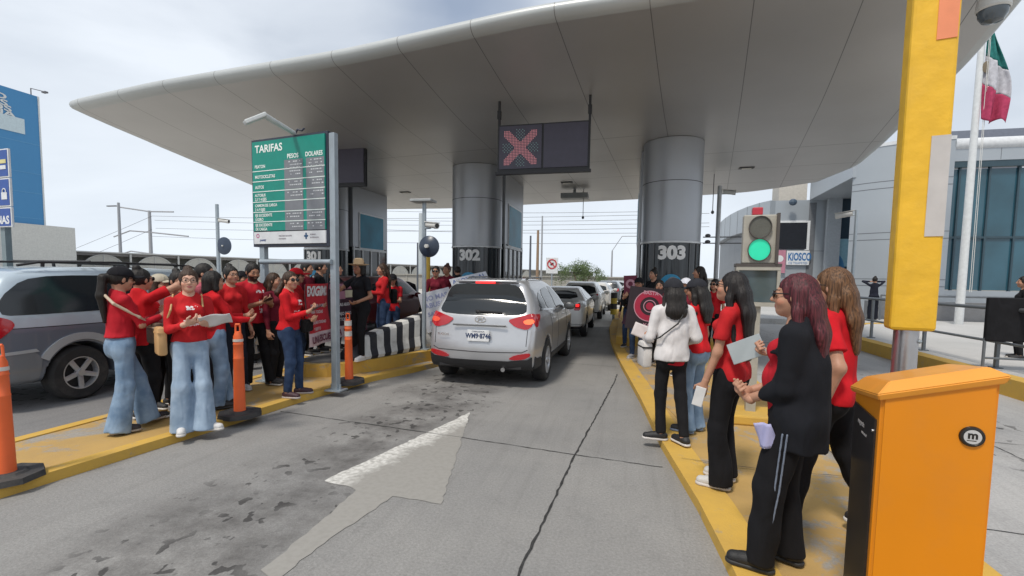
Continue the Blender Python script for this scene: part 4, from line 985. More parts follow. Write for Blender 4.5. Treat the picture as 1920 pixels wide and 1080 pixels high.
# ------------------------------------------------------------------ lane signals under the canopy
def signal(px0,py0,px1,py1,Y,label,cross=True,w=None):
    a=AY(px0,py0,Y); c=AY(px1,py1,Y); x0,x1,z1,z0=a.x,c.x,a.z,c.z
    if w: x0=x1-w
    t=empty('lane_signal',((x0+x1)/2,Y,z0),0,label,'lane signal','lane signals hung from the canopy'); W_=x1-x0; Hh=z1-z0
    fr=mat('signal frame',(.015,.015,.018),.5); b=MB(); b.box((0,.09,Hh/2),(W_,.14,Hh)); b.build('housing',fr,t)
    for s in (-1,1): MB().box((s*W_/4,.01,Hh/2+.01),(W_/2-.04,.02,Hh-.08)).build('screen',mat('screen off',(.045,.05,.052) if s>0 else (.05,.045,.07),.35,bump=.3,bscale=200),t)
    MB().box((0,.02,-.035),(W_+.1,.10,.05)).build('bottom_bar',fr,t)
    for s in (-1,1):
        b=MB(); zt=float(CZ(a.x,Y))-z0+.03; b.box((s*W_/2,.05,(zt)/2-.02),(.045,.045,zt+.04)); b.box((s*W_/2,.05,zt-.3),(.07,.07,.16)); b.build('hanger',fr,t)
    if cross:
        n=26; c=(Hh-.12)/n; red=MB(); gr=MB(); cx=-W_/4; cz=Hh/2
        for i in range(n):
            for j in range(n):
                x=(i-n/2+.5)*c; z=(j-n/2+.5)*c; u,v=abs(x/(n*c/2)),abs(z/(n*c/2))
                dd=min(abs(x-z),abs(x+z))/(n*c/2)
                if dd<.26 and max(u,v)<.86: red.ball((cx+x,-.004,cz+z),(c*.40,.004,c*.40),6)
                elif (u<.26 and .35<v<.9) or (v<.26 and .4<u<.9 ): 
                    if (i+j)%2==0: gr.ball((cx+x,-.003,cz+z),(c*.34,.003,c*.34),6)
        red.build('red_cross',mat('red led',(.50,.20,.23),.4,emit=(.9,.35,.38),es=.16),t); gr.build('green_dots',mat('dim led',(.20,.33,.33),.4),t)
        text('maker_mark','daktro',.035,mat('white lettering',(.8,.8,.8),.5),frame((-.16,-.002,.05),(1,0,0),(0,0,1)),t) if 0 else None
    return t
signal(935,235,1103,316,9.5,'black lane signal with a red cross, hung in front of pillar 302')
signal(640,262,683,345,12.0,'blank dark lane signal partly behind the green price board',cross=False,w=2.0)
def sphere_dev(): pass
p=AY(1078,356,19); t=empty('ceiling_box',(p.x,19,4.75),0,'flat grey box hanging from the rear edge of the canopy','light box')
MB().box((0,0,.12),(1.05,.5,.20),bev=.02).build('housing',mat('box grey',(.34,.36,.37),.5),t); MB().box((0,-.1,.33),(.1,.1,.26)).build('bracket',mat('box grey',(.34,.36,.37),.5),t)
for px,lb in ((1093,'thin rod with a small microphone hanging near the grey box'),(1336,'thin rod with a small microphone hanging right of pillar 303')):
    p=AY(px,408 if px<1200 else 398,19 if px<1200 else 17); b=MB(); b.tube(p,(p.x,p.y,5.2),.012); b.ball(p,(.05,.05,.06)); tag(b.build('ceiling_microphone',mat('dark rod',(.12,.12,.13),.5)),lb,'microphone','hanging microphones')
# ------------------------------------------------------------------ price board
def board():
    A=Vector((-5.34,5.96,0)); B=Vector((-3.99,5.75,0)); X=(B-A).normalized(); Wd=(B-A).length; z0=2.09; Hh=1.47
    t=empty('price_board',(-4.6,5.85,.08),0,'green price board headed TARIFAS on two grey steel posts','price board')
    inv=Matrix.Translation((4.6,-5.85,-.08)); F=inv@frame(A+Vector((0,0,z0)),X,(0,0,1)); nrm=Vector((X.y,-X.x,0))
    fr=mat('board frame',(.025,.03,.05),.4)
    MB().box((Wd/2,Hh/2,-.09),(Wd+.05,Hh+.05,.16)).build('cabinet',fr,t,M=F)
    MB().box((Wd/2,Hh/2+.095,.0),(Wd-.02,Hh-.19-.02,.02)).build('face',mat('board green',(.0,.22,.17),.45,var=.06),t,M=F)
    MB().box((Wd/2,.10,.0),(Wd-.02,.17,.02)).build('footer',mat('board white',(.62,.64,.66),.5),t,M=F)
    wh=mat('board lettering',(.75,.80,.78),.5)
    def T(s,x,y,h,bold=.06,sx=.9,al='LEFT',m=None): text('lettering',s,h,m or wh,F@Matrix.Translation((x,y,.0125)),t,al,bold=bold*h*.35,ext=.0005,sx=sx)
    T('TARIFAS',.07,1.305,.145,sx=.98); T('PESOS',.79,1.185,.085,al='CENTER'); T('DOLARES',1.17,1.185,.085,al='CENTER',sx=.84)
    seps=[1.045,.900,.756,.611,.466,.327]
    b=MB()
    for y in seps: b.box((Wd/2,y,.012),(Wd-.02,.010,.003))
    b.build('row_lines',wh,t,M=F)
    gy=mat('price screen',(.17,.18,.20),.4); dot=mat('price digits',(.55,.58,.60),.5); tops=[1.165]+[y-.008 for y in seps]; bots=[y+.008 for y in seps]+[.197]
    lab=[['PEATON'],['MOTOCICLETAS'],['AUTOS'],['AUTOBUS','2,3 Y 4 EJES'],['CAMION DE CARGA','2 A 9 EJES'],['EJE EXCEDENTE','LIGERO'],['EJE EXCEDENTE','DE CARGA']]
    rg=random.Random(5); dg=MB()
    for r,(y1,y0) in enumerate(zip(tops,bots)):
        for x0,x1 in ((.63,.97),(1.03,Wd-.02)): MB().box(((x0+x1)/2,(y0+y1)/2,.0125),(x1-x0,y1-y0,.003)).build('price_screen',gy,t,M=F)
        if len(lab[r])==1: T(lab[r][0],.06,y0+.035,.062,sx=.85)
        else: T(lab[r][0],.05,y0+.068,.055,sx=.85); T(lab[r][1],.05,y0+.010,.055,sx=.85)
        if r!=4:
            for x0,x1 in ((.65,.95),(1.05,Wd-.04)):
                for q in range(2 if r else 3):
                    x=x0+rg.uniform(.0,.10)
                    while x<x1-.02:
                        w=rg.choice((.012,.02,.03)); 
                        if rg.random()<.75: dg.box((x+w/2,y1-.03-q*.042,.0155),(w,.014,.002))
                        x+=w+.012
    dg.build('price_digits',dot,t,M=F)
    # footer marks
    b=MB(); b.lathe([(.018,0),(.032,0)],Matrix.Translation((.09,.13,.012)),20); b.build('footer_mark',mat('mark pink',(.45,.12,.25),.5),t,M=F)
    T('JUAREZ',.13,.055,.035,sx=1,m=mat('mark blue',(.03,.06,.22),.5)); T('FIDEICOMISO DE PUENTES',.50,.115,.026,sx=.8,m=mat('mark grey',(.35,.33,.36),.5)); T('FRONTERIZOS',.50,.075,.026,sx=.8,m=mat('mark grey',(.35,.33,.36),.5))
    b=MB(); b.box((1.01,.115,.012),(.07,.025,.002)); b.box((1.01,.115,.0125),(.025,.085,.002)); b.build('footer_mark',mat('mark navy',(.02,.07,.16),.5),t,M=F); T('GOBIERNO',1.08,.125,.026,sx=.8,m=mat('mark grey',(.35,.33,.36),.5)); T('DE CHIHUAHUA',1.08,.085,.026,sx=.8,m=mat('mark grey',(.35,.33,.36),.5))
    st=mat('galvanised steel',(.33,.38,.42),.45,metal=.4,dirt=.2)
    for p,zt in ((B+X*.075,3.56),(A+X*.12-nrm*0,2.1)):
        q=p-Vector((4.6,0,0))*0; l=inv@Vector((p.x,p.y,.08)); l-=nrm*.06
        MB().box((l.x,l.y,(zt-.08)/2),(.095,.075,zt-.08),rz=math.atan2(X.y,X.x),bev=.006).build('post',st,t); MB().box((l.x,l.y,.008),(.24,.2,.016)).box((l.x,l.y,.05),(.15,.02,.08)).build('base_plate',st,t)
    a=inv@(A+X*.12); c=inv@(B+X*.075); MB().tube((a.x,a.y,1.77),(c.x,c.y,1.77),.035).build('cross_bar',st,t)
    w=mat('lamp arm white',(.55,.58,.58),.4); m0=inv@AY(552,250,5.86); m1=inv@AY(495,216,5.1); m2=inv@AY(462,229,4.95)
    MB().tube(m0,m1,.030,.036).build('lamp_arm',w,t,True)
    d=(m2-m1); MB().box((m1+m2)/2,(d.length+.05,.12,.05),R=d.to_track_quat('X','Z').to_matrix(),bev=.012).build('lamp_head',w,t)
    b=MB(); b.path([m0+Vector((.02,0,0)),m0+Vector((.05,0,.05)),m0+Vector((.12,0,.03)),m0+Vector((.16,0,.06))],.012); b.build('lamp_cable',fr,t)
board()
# ------------------------------------------------------------------ street things near the camera
def delineator(x,y,z,label,bands=False,tilt=0):
    t=empty('delineator_post',(x,y,z),random.uniform(0,1),label,'delineator post','orange delineator posts along the left island')
    b=MB(); b.tube((0,0,0),(0,0,.045),.235,.225,n=8); b.tube((0,0,.045),(0,0,.06),.14,.12,n=8); b.build('base',mat('rubber base',(.03,.03,.032),.8,bump=.4,bscale=40,dirt=.5),t)
    o=mat('delineator orange',(.78,.135,.035),.5,dirt=.2,var=.05); h=1.02
    b=MB(); b.lathe([(.001,.05),(.062,.05),(.060,.12),(.052,.64),(.054,.645),(.054,.655),(.051,.66),(.049,.80),(.052,.805),(.052,.815),(.049,.82),(.047,.90),(.036,.93),(.030,.95),(.001,.955)],n=24)
    for s in (-1,1): b.tube((s*.026,0,.94),(s*.022,0,1.03),.010,n=8)
    b.tube((-.024,0,1.03),(.024,0,1.03),.012,n=8); q=b.build('tube',o,t,True)
    wb=mat('reflective band',(.62,.58,.54),.5,dirt=.5)
    for z0 in ((.70,.855) if bands else (.84,)):
        b=MB(); b.lathe([(.0525,z0),(.0525,z0+(.075 if bands else .03))],n=24); b.build('reflective_band',wb,t,True)
    t.rotation_euler[0]=tilt; return t
a=delineator(*G(450,779,.08),'orange delineator post in the middle of the red-shirted group')
delineator(*G(655,717,.08),'orange delineator post with two white bands beside the price board',True,tilt=.03)
delineator(*G(12,898,.08),'worn orange delineator post nearest the camera at the left edge')
# concrete barrier with black and white stripes
def barrier():
    P0=Vector((-4.50,6.95,.283)); P1=Vector((-3.86,9.15,.283)); L=(P1-P0).length; X=(P1-P0).normalized(); n=60
    t=empty('striped_barrier',P0,0,'concrete barrier painted in black and white stripes, rising towards pillar 302','barrier'); Yv=Vector((-X.y,X.x,0))
    def hgt(s): s=s/L; return .30+.42*min(1,s*1.15)**.9
    V=[];Fs=[];fm=[]; m=7
    for i in range(n+1):
        s=L*i/n; h=hgt(s)
        if s<.12: h=.12+(h-.12)*math.sin(s/.12*math.pi/2)
        for (u,w) in ((.26,0),(.27,.12),(.20,.40),(.13,.90),(.09,1.0),(-.09,1.0),(-.30,.0)): V.append(X*(s+h*w*.30*(1 if 0<i<n else 0))-Yv*u+Vector((0,0,h*w)))
    for i in range(n):
        for k in range(m-1):
            a=i*m+k; Fs.append((a,a+m,a+m+1,a+1)); fm.append((i//4)%2)
    Fs+= [tuple(range(m))[::-1],tuple(n*m+k for k in range(m))]; fm+=[0,0]
    meshobj('striped_body',V,Fs,None,t,mats=[mat('barrier black',(.02,.022,.03),.7,dirt=.2,bump=.2),mat('barrier white',(.62,.62,.60),.7,dirt=.5,bump=.2)],fm=fm)
barrier()
def camera_unit(name,parent,M,m,r=.06,L=.3):
    b=MB(); b.tube((0,0,0),(0,L,0),r,n=16); b.tube((0,L*.85,0),(0,L*1.12,0),r*1.12,n=16); b.box((0,L*.5,r*1.05),(r*2.2,L*1.3,.015)); o=b.build(name,m,parent,True,M)
    b=MB(); b.tube((0,L*1.05,0),(0,L*1.125,0),r*.85,n=16); b.build('lens',mat('black gloss',(.008,.008,.01),.12),o); return o
CW=mat('camera white',(.60,.60,.58),.4,dirt=.2); STL=mat('galvanised steel',(.33,.38,.42),.45,metal=.4,dirt=.2)
def campole(x,y,z0,h,label,r=.05,arm=None,cams=(),disc=None,plate_=False,grp=None,m=None):
    t=empty('camera_pole',(x,y,z0),0,label,'camera pole',grp); m=m or STL
    b=MB(); b.tube((0,0,0),(0,0,h),r,r*.9,n=14); b.build('pole',m,t,True); MB().box((0,0,.01),(r*5,r*5,.02)).build('base_plate',m,t)
    for (z,rz,L) in cams:
        R=Matrix.Rotation(math.radians(rz),4,'Z'); d=R@Vector((0,1,0)); c=camera_unit('surveillance_camera',t,Matrix.Translation((d.x*.1,d.y*.1,z))@R@Matrix.Rotation(-.12,4,'X'),CW,r=L*.2,L=L)
        MB().tube((0,0,z-.06),(d.x*.2,d.y*.2,z-.06),.02).build('camera_bracket',m,t)
    if disc:
        z,rr,dx=disc; b=MB(); M=Matrix.Translation((dx,-.06,z))@Matrix.Rotation(math.pi/2,4,'X'); b.lathe([(.001,.07),(rr*.5,.055),(rr*.9,.015),(rr,0),(rr,-.02),(.001,-.02)],M,30); q=b.build('round_mirror',mat('mirror back',(.03,.045,.075),.35),t,True)
        MB().tube((dx,-.13,z),(dx,-.20,z),.035).build('hub',CW,q)
    return t
p=G(795,655,.28); campole(p.x,p.y,.28,2.75,'slim steel pole with a flat lamp and camera, standing by the striped barrier',.042,cams=((2.35,-120,.26),),disc=(1.95,.20,.12))
q=MB(); q.box((p.x-.02,p.y,3.08),(.42,.30,.05),bev=.01).box((p.x+.0,p.y,3.04),(.06,.06,.1)); tag(q.build('pole_lamp',mat('box grey',(.34,.36,.37),.5)),'flat grey lamp head on top of the slim steel pole by the striped barrier','lamp head')
p=AY(410,500,22); campole(p.x,22,0,p.z+3.4,'grey pole with a round mirror, behind the group of women on the left',.10,cams=((4.55,-80,.5),),disc=(3.15,.48,.45))
p=AY(803,500,11); b=MB(); b.tube((p.x,p.y,.28),(p.x,p.y,2.45),.05); b.box((p.x,p.y,.29),(.2,.2,.02)); tag(b.build('yellow_post',mat('yellow post',(.65,.42,.05),.5,dirt=.2)),'thin yellow post behind the slim steel pole','post')
p=AY(1342,520,17); campole(p.x,17,0,4.75,'white pole with a camera under the canopy, just right of pillar 303',.075,cams=((4.55,-100,.34),),m=mat('pole white',(.5,.52,.54),.5))
b=MB()
for z in (2.9,3.1): b.tube((p.x-.45,17,z),(p.x+.9,17,z),.018)
b.ball((p.x-.3,17,2.95),(.09,.07,.06)); b.ball((p.x-.3,17,3.15),(.09,.07,.06)); tag(b.build('sensor_bracket',mat('dark rod',(.12,.12,.13),.5)),'thin horizontal bracket with two sensors on the white pole right of pillar 303','bracket')
p=G(1592,612,.255); campole(p.x,p.y,.255,3.75,'tall slim pole with a white camera beside the police officer',.05,cams=((3.65,62,.42),))
# green-lit traffic light on a fee machine column
def traffic_light():
    c=G(1398,789,.08); x,y=c.x+.06,c.y+.10; t=empty('traffic_light',(x,y,.08),math.radians(-6),'small two-lens traffic light showing green, above a glazed box','traffic light'); t.scale=(.93,.93,1)
    cream=mat('cream housing',(.36,.345,.30),.5,dirt=.2); dk=mat('lens off',(.10,.10,.085),.25,bump=.4,bscale=120)
    z0=1.80; MB().box((0,0,z0+.27),(.36,.16,.54),bev=.012).build('housing',cream,t); MB().box((.19,.02,z0+.27),(.03,.30,.56)).build('side_plate',mat('dark bronze',(.07,.06,.055),.5),t)
    for z,mm,n in ((z0+.40,dk,'lens'),(z0+.15,mat('lens green lit',(.02,.5,.3),.3,emit=(.02,.70,.40),es=.30),'lens_lit')):
        b=MB(); b.tube((0,-.08,z),(0,-.105,z),.118,n=30); r=b.build(n,mm,t,True)
        b=MB(); b.lathe([(.118,0),(.126,.0),(.126,.045),(.118,.045)],Matrix.Translation((0,-.078,z))@Matrix.Rotation(math.pi/2,4,'X'),30); b.build('rim',mat('dark bronze',(.07,.06,.055),.5),r)
    b=MB(); b.box((-.03,0,z0+.585),(.115,.10,.085),bev=.01); b.build('beacon',mat('beacon red',(.45,.03,.05),.3),t); MB().box((0,0,z0-.02),(.50,.24,.035)).build('shelf',mat('dark bronze',(.07,.06,.055),.5),t)
    # glazed box below
    for s in (-1,1): MB().box((s*.225,0,z0-.24),(.035,.22,.40)).build('frame_post',cream,t)
    for z in (z0-.055,z0-.46): MB().box((0,0,z),(.48,.23,.045)).build('frame_rail',cream,t)
    MB().box((0,0,z0-.255),(.415,.12,.36)).build('glass',mat('box glass',(.07,.10,.11),.1,spec=.7),t)
    MB().box((.0,0,.66),(.11,.13,1.34)).build('column',cream,t); MB().box((.02,0,.012),(.3,.3,.024)).build('base_plate',STL,t)
    return t
traffic_light()
c=G(1400,800,.08); b=MB(); b.box((c.x+.12,c.y+.30,.13),(.55,.5,.11),bev=.02); tag(b.build('concrete_block',M_KERB),'low yellow block under the traffic light column','kerb block')
# barrier cabinet, bottom right
def cabinet():
    zA,zB,zC=1.216,1.317,1.166; A,B,C=G(1653,752,zA),G(1878,722,zB),G(1600,735,zC); A0=Vector((A.x,A.y,0)); e=Vector((B.x-A.x,B.y-A.y,0)); c=Vector((C.x-A.x,C.y-A.y,0)); Wl=e.length; ex=e.normalized(); ey=Vector((-ex.y,ex.x,0)); Dl=c.dot(ey)
    t=empty('barrier_cabinet',(A.x,A.y,.08),math.atan2(ex.y,ex.x),'orange barrier cabinet with a sloping lid and a round black badge','barrier cabinet')
    og=mat('cabinet orange',(.62,.21,.004),.36,coat=.12,var=.04,scale=2,dirt=.10,spec=.4); lo=mat('lid orange',(.70,.29,.035),.38,coat=.12,var=.05,dirt=.10)
    kx=(zB-zA)/Wl; ky=(zC-zA)/Dl; top=lambda x,y: zA-.08+kx*x+ky*y
    bm=bmesh.new(); Q=[(0,0),(Wl,0),(Wl,Dl),(0,Dl)]; lo_=[bm.verts.new((x,y,0)) for x,y in Q]; up=[bm.verts.new((x,y,top(x,y)+.01)) for x,y in Q]
    bm.faces.new(lo_[::-1]); bm.faces.new(up)
    for i in range(4): bm.faces.new((lo_[i],lo_[(i+1)%4],up[(i+1)%4],up[i]))
    bmesh.ops.bevel(bm,geom=[q for q in bm.edges if abs(q.verts[0].co.x-q.verts[1].co.x)<1e-4 and abs(q.verts[0].co.y-q.verts[1].co.y)<1e-4],offset=.012,segments=3,affect='EDGES')
    me=bpy.data.meshes.new('body'); bm.to_mesh(me); bm.free(); me.materials.append(og); o_=bpy.data.objects.new('body',me); S.collection.objects.link(o_); o_.parent=t
    MB().box((-.003,Dl*.50,.54),(.008,Dl*.80,1.02)).build('black_strip',mat('cabinet black',(.018,.016,.016),.35,dirt=.15),t)
    text('cabinet_lettering','magnetic',.032,mat('faint lettering',(.35,.33,.33),.5),frame((-.0078,Dl*.72,.975),(0,-1,0),(0,0,1)),t,ext=.0005,sx=.9)
    text('cabinet_lettering','autocontrol',.018,mat('faint lettering',(.35,.33,.33),.5),frame((-.0078,Dl*.55,.945),(0,-1,0),(0,0,1)),t,ext=.0005,sx=.9)
    for y_ in (Dl*.94,): MB().box((-.001,y_,.55),(.004,.004,1.0)).build('seam',mat('panel gap',(.05,.05,.055),.8),t)
    b=MB(); b.tube((-.004,Dl*.14,1.0),(-.012,Dl*.14,1.0),.006,n=10); b.build('screw',mat('boom steel',(.42,.43,.46),.3,metal=.8,bump=.1),t)
    o=.014; bm=bmesh.new(); ring=lambda f,dz: [bm.verts.new((x,y,top(x,y)+dz)) for x,y in ((-f,-f),(Wl+f,-f),(Wl+f,Dl+f),(-f,Dl+f))]
    r0=ring(o-.004,.004); r1=ring(o+.006,.030); r2=ring(-.028,.072)
    bm.faces.new(r0[::-1]); bm.faces.new(r2)
    for p_,q_ in ((r0,r1),(r1,r2)):
        for i in range(4): bm.faces.new((p_[i],p_[(i+1)%4],q_[(i+1)%4],q_[i]))
    bmesh.ops.bevel(bm,geom=list(bm.edges),offset=.004,segments=2,affect='EDGES')
    me=bpy.data.meshes.new('lid'); bm.to_mesh(me); bm.free(); me.materials.append(lo); l=bpy.data.objects.new('lid',me); S.collection.objects.link(l); l.parent=t
    bx,bz=Wl*.80,1.115-.08; b=MB(); M=Matrix.Translation((bx,-.001,bz))@Matrix.Rotation(math.pi/2,4,'X')
    b.lathe([(.001,.006),(.026,.006),(.030,.009),(.036,.008),(.039,.0)],M,40); bd=b.build('badge',mat('badge black',(.01,.01,.01),.3),t,True)
    b=MB(); b.tube((bx,-.006,bz),(bx,-.0085,bz),.0265,n=36); b.build('badge_disc',mat('badge silver',(.50,.51,.53),.35,metal=.2),bd)
    text('badge_letter','m',.040,mat('badge black',(.01,.01,.01),.3),frame((bx,-.009,bz-.006),(1,0,0),(.25,0,1)),bd,'CENTER',bold=.0015,ext=.0005); MB().box((bx-.003,-.009,bz-.014),(.028,.001,.0025)).build('badge_underline',mat('badge black',(.01,.01,.01),.3),bd)
    return t
cabinet()
# raised boom
def boom():
    p=AY(1697,650,3.15); x,y=p.x,p.y; t=empty('raised_barrier_boom',(x,y,.08),math.radians(-12),'raised barrier boom wrapped in a yellow pad, behind the orange cabinet','barrier boom')
    MB().tube((0,0,.0),(0,0,1.55),.058,n=24).tube((0,0,0),(0,0,.02),.14).build('boom_tube',mat('boom steel',(.42,.43,.46),.3,metal=.8,bump=.1),t,True)
    pad=mat('boom pad yellow',(.72,.42,.02),.55,dirt=.12,bump=.6,bscale=11); z0,z1=1.34,4.4
    MB().box((0.01,0,(z0+z1)/2),(.205,.15,z1-z0),bev=.018).build('pad',pad,t)
    rf=mat('reflective grey',(.47,.45,.44),.55,dirt=.2); MB().box((.068,-.0765,2.12),(.082,.006,.53)).build('reflective_strip',rf,t)
    MB().box((.058,-.0765,3.24),(.085,.006,.72)).build('reflective_strip',mat('reflective orange',(.75,.25,.12),.55),t)
    b=MB(); b.ball((.055,-.03,1.28),(.012,.012,.012)); b.build('bolt',STL,t)
boom()
# dome camera under the front right corner of the canopy
p=AY(1862,20,7.3); t=empty('dome_camera',(p.x,7.3,p.z),0,'white dome camera hanging from the top right corner of the canopy','dome camera')
b=MB(); b.lathe([(.001,.34),(.10,.34),(.11,.20),(.155,.16),(.165,.02),(.15,.0)],n=28); b.build('housing',CW,t,True); b=MB(); b.lathe([(.145,.02),(.14,-.06),(.10,-.125),(.001,-.15)],n=28); b.build('dome',mat('smoked dome',(.10,.12,.14),.08),t,True); MB().tube((0,0,.3),(0,0,float(CZ(p.x,7.4))-p.z+.05),.05).build('stem',CW,t)
# railing of the plaza
def railing():
    m=mat('railing grey',(.17,.185,.20),.4,metal=.5)
    pts=[AY(1592,565,17.0),AY(1700,572,13.6),AY(1800,578,11.4),AY(1930,587,9.6)]
    X=6.15; ys=[16.6,14.3,12.0,9.9,7.8,5.6]; t=empty('plaza_railing',(X,12,.255),0,'grey metal railing along the edge of the plaza','railing')
    b=MB(); b.tube((0,-8,1.02),(0,5.0,1.02),.035); b.build('top_rail',m,t,True); b=MB(); b.tube((0,-8,.45),(0,5.0,.45),.025); b.build('middle_rail',m,t,True)
    for y in ys: b=MB(); b.box((0,y-12,.51),(.05,.06,1.02)); b.box((0,y-12,.01),(.14,.14,.02)); b.build('post',m,t)
railing()
m_=mat('railing grey',(.17,.185,.20),.4,metal=.5); t=empty('far_railing',(11,22.2,.2),0,'second grey railing further back in front of the building','railing')
b=MB(); b.tube((-1.2,0,1.0),(14,0,1.0),.04); b.build('top_rail',m_,t,True)
for x in (-1.2,1.6,4.4,7.2): b=MB(); b.box((x,0,.5),(.05,.05,1.0)); b.build('post',m_,t)
slab('low_wall',[(9.6,22.8),(40,22.8),(40,23.1),(9.6,23.1)],.1,.95,mat('low wall grey',(.16,.165,.175),.8,bump=.2,dirt=.2),kind=None)
o=bpy.data.objects['low_wall']; o.name='low_wall'; tag(o,'low dark grey wall behind the far railing, below the blue windows','wall')
# dark cabinet / black crate structure at the right edge
p=AY(1838,545,9.6); t=empty('black_sign_frame',(p.x+.42,9.5,.255),0,'black covered barricade standing behind the railing at the right edge','barricade')
bk_=fabric('black cover',(.012,.012,.014)); MB().box((0.3,0,.86),(1.35,.07,.72),bev=.02).build('cover',bk_,t)
for x in (-.36,.25): b=MB(); b.tube((x,0,0),(x,0,.55),.022); b.build('leg',m_,t)
MB().tube((-.36,0,.22),(.25,0,.22),.018).build('cross_bar',m_,t)
# ------------------------------------------------------------------ building on the right
PAN=lambda: mat('pale blue grey panel',(.36,.395,.43),.42,metal=.25,var=.05,scale=.4)
def seams(t,items,m=None): 
    for it in items: pass
def terminal():
    t=empty('customs_building',(12,27,.2),0,'pale grey panelled customs building with a curved wall and large blue windows','building'); pn=PAN(); sm=mat('panel seam',(.14,.15,.165),.7); inv=Matrix.Translation((-12,-27,-.2))
    def arcwall(name,cx,cy,r,a0,a1,z0,z1,th=.3,n=30,m=pn):
        b=MB(); A=np.linspace(a0,a1,n); pts=[(cx+r*math.sin(a)-12,cy-r*math.cos(a)-27) for a in A]+[(cx+(r-th)*math.sin(a)-12,cy-(r-th)*math.cos(a)-27) for a in A[::-1]]
        b.prism(pts,z0-.2,z1-.2); o=b.build(name,m,t); 
        return o
    # big drum
    cx,cy,r=13.0,28.4,4.2; a0,a1=-.85,.0; ZT=7.85
    d=arcwall('drum_wall',cx,cy,r,a0,a1,.0,ZT-.1)
    for z in (6.15,5.85,3.9,3.6,1.85,1.55): q=arcwall('panel_seam',cx,cy,r+.006,a0,a1,z,z+.03,.02,m=sm)
    arcwall('parapet',cx,cy,r+.03,a0,a1,ZT-.15,ZT,.4,m=mat('parapet white',(.6,.62,.64),.5))
    y0=24.25; X0,X1=13.0,17.3
    def bx(n,x0,x1,yy0,yy1,z0,z1,m,par=None): return MB().box(((x0+x1)/2-12,(yy0+yy1)/2-27,(z0+z1)/2-.2),(x1-x0,yy1-yy0,z1-z0)).build(n,m,par or t)
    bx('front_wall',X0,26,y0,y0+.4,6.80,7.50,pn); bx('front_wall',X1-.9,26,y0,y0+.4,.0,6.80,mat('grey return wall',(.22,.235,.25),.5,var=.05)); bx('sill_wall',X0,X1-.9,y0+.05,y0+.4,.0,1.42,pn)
    b=MB(); b.tube((X0-12,y0+.15-27,7.30),(14,y0+.15-27,7.30),.26,n=20); b.build('round_coping',mat('parapet white',(.6,.62,.64),.5),t,True)
    for x in (13.6,14.6,15.8): bx('panel_seam',x,x+.02,y0-.004,y0,6.83,7.35,sm)
    blue=mat('blue curtain glass',(.025,.085,.12),.07,var=.3,scale=.5,spec=.7); fr=mat('window frame dark',(.03,.06,.08),.4)
    W0,W1=X0+.02,X1-.92; bx('lintel_band',W0,W1,y0+.02,y0+.3,6.55,6.80,fr)
    cols=[W0,W0+.30,W0+1.35,W0+2.35,W1]
    for i in range(4):
        for z0,z1 in ((1.45,3.62),(3.70,6.5)): bx('window',cols[i]+.03,cols[i+1]-.03,y0+.2,y0+.26,z0,z1,blue)
    for c in cols[1:-1]: bx('mullion',c-.035,c+.035,y0+.12,y0+.24,1.42,6.55,fr)
    bx('transom',W0,W1,y0+.13,y0+.23,3.61,3.70,fr)
    # middle: overhang over a recessed entrance, rear wall with a dark window
    Yr=32.0; wh=mat('sign white',(.66,.68,.70),.5)
    def rc_(n,p0,q0,p1,q1,Y,m,th=.06,par=None):
        a=AY(p0,q0,Y); c=AY(p1,q1,Y); return bx(n,a.x,c.x,Y-th,Y,c.z,a.z,m,par)
    bx('rear_wall',8.3,13.2,Yr,Yr+.3,0,6.5,pn)
    b=MB(); b.prism([(9.78-12,25.5-27),(10.13-12,Yr-27-.01),(14-12,Yr-27-.01),(14-12,25.9-27)],6.30,7.35); b.build('entrance_overhang',pn,t)
    b=MB(); b.prism([(9.70-12,25.4-27),(10.05-12,Yr-27-.02),(14-12,Yr-27-.02),(14-12,25.8-27)],7.36,7.50); b.build('overhang_coping',mat('parapet white',(.6,.62,.64),.5),t)
    rc_('glass_entrance',1566,372,1612,597,Yr-.1,mat('entrance glass',(.03,.05,.07),.12)); rc_('entrance_column',1551,372,1562,597,Yr-.2,mat('column pale',(.36,.39,.42),.5),.3)
    a=AY(1568,515,Yr-.3); b=MB(); b.ball((a.x-12,a.y-27,a.z-.2),(.42,.04,1.15),20); b.build('blue_mural',mat('mural blue',(.03,.15,.30),.5),t)
    rc_('mural_panel',1568,448,1600,500,Yr-.22,mat('mural pale',(.20,.36,.44),.5))
    rc_('dark_window',1458,418,1511,467,Yr-.02,mat('dark room glass',(.02,.022,.028),.12)); rc_('window_frame',1511,414,1516,469,Yr-.01,wh); rc_('window_frame',1457,414,1511,418,Yr-.01,wh)
    for q in (470,520): rc_('panel_seam',1455,q,1548,q+1,Yr-.003,sm,.003)
    rc_('panel_seam',1518,380,1519,590,Yr-.003,sm,.003)
    rc_('kiosk_sign',1475,470,1516,497,Yr-.10,wh); a=AY(1477,488,Yr-.165); k=AY(1514,488,Yr-.165); o=text('sign_lettering','KIOSCO',.62,mat('sign blue',(.02,.14,.36),.5),frame((a.x-12,a.y-27,a.z-.2),(1,0,0),(0,0,1)),t,bold=.02,ext=.001,sx=.54)
    a=AY(1478,495,Yr-.165); text('sign_lettering','DE TRAMITES',.17,mat('sign blue',(.02,.14,.36),.5),frame((a.x-12,a.y-27,a.z-.2),(1,0,0),(0,0,1)),t,ext=.001)
    rc_('crest_sign',1454,469,1471,512,Yr-.10,mat('crest pink',(.46,.20,.27),.5)); a=AY(1462,485,Yr-.165); b=MB(); b.tube((a.x-12,a.y-27,a.z-.2),(a.x-12,a.y-.01-27,a.z-.2),.2,n=20); b.build('crest',wh,t)
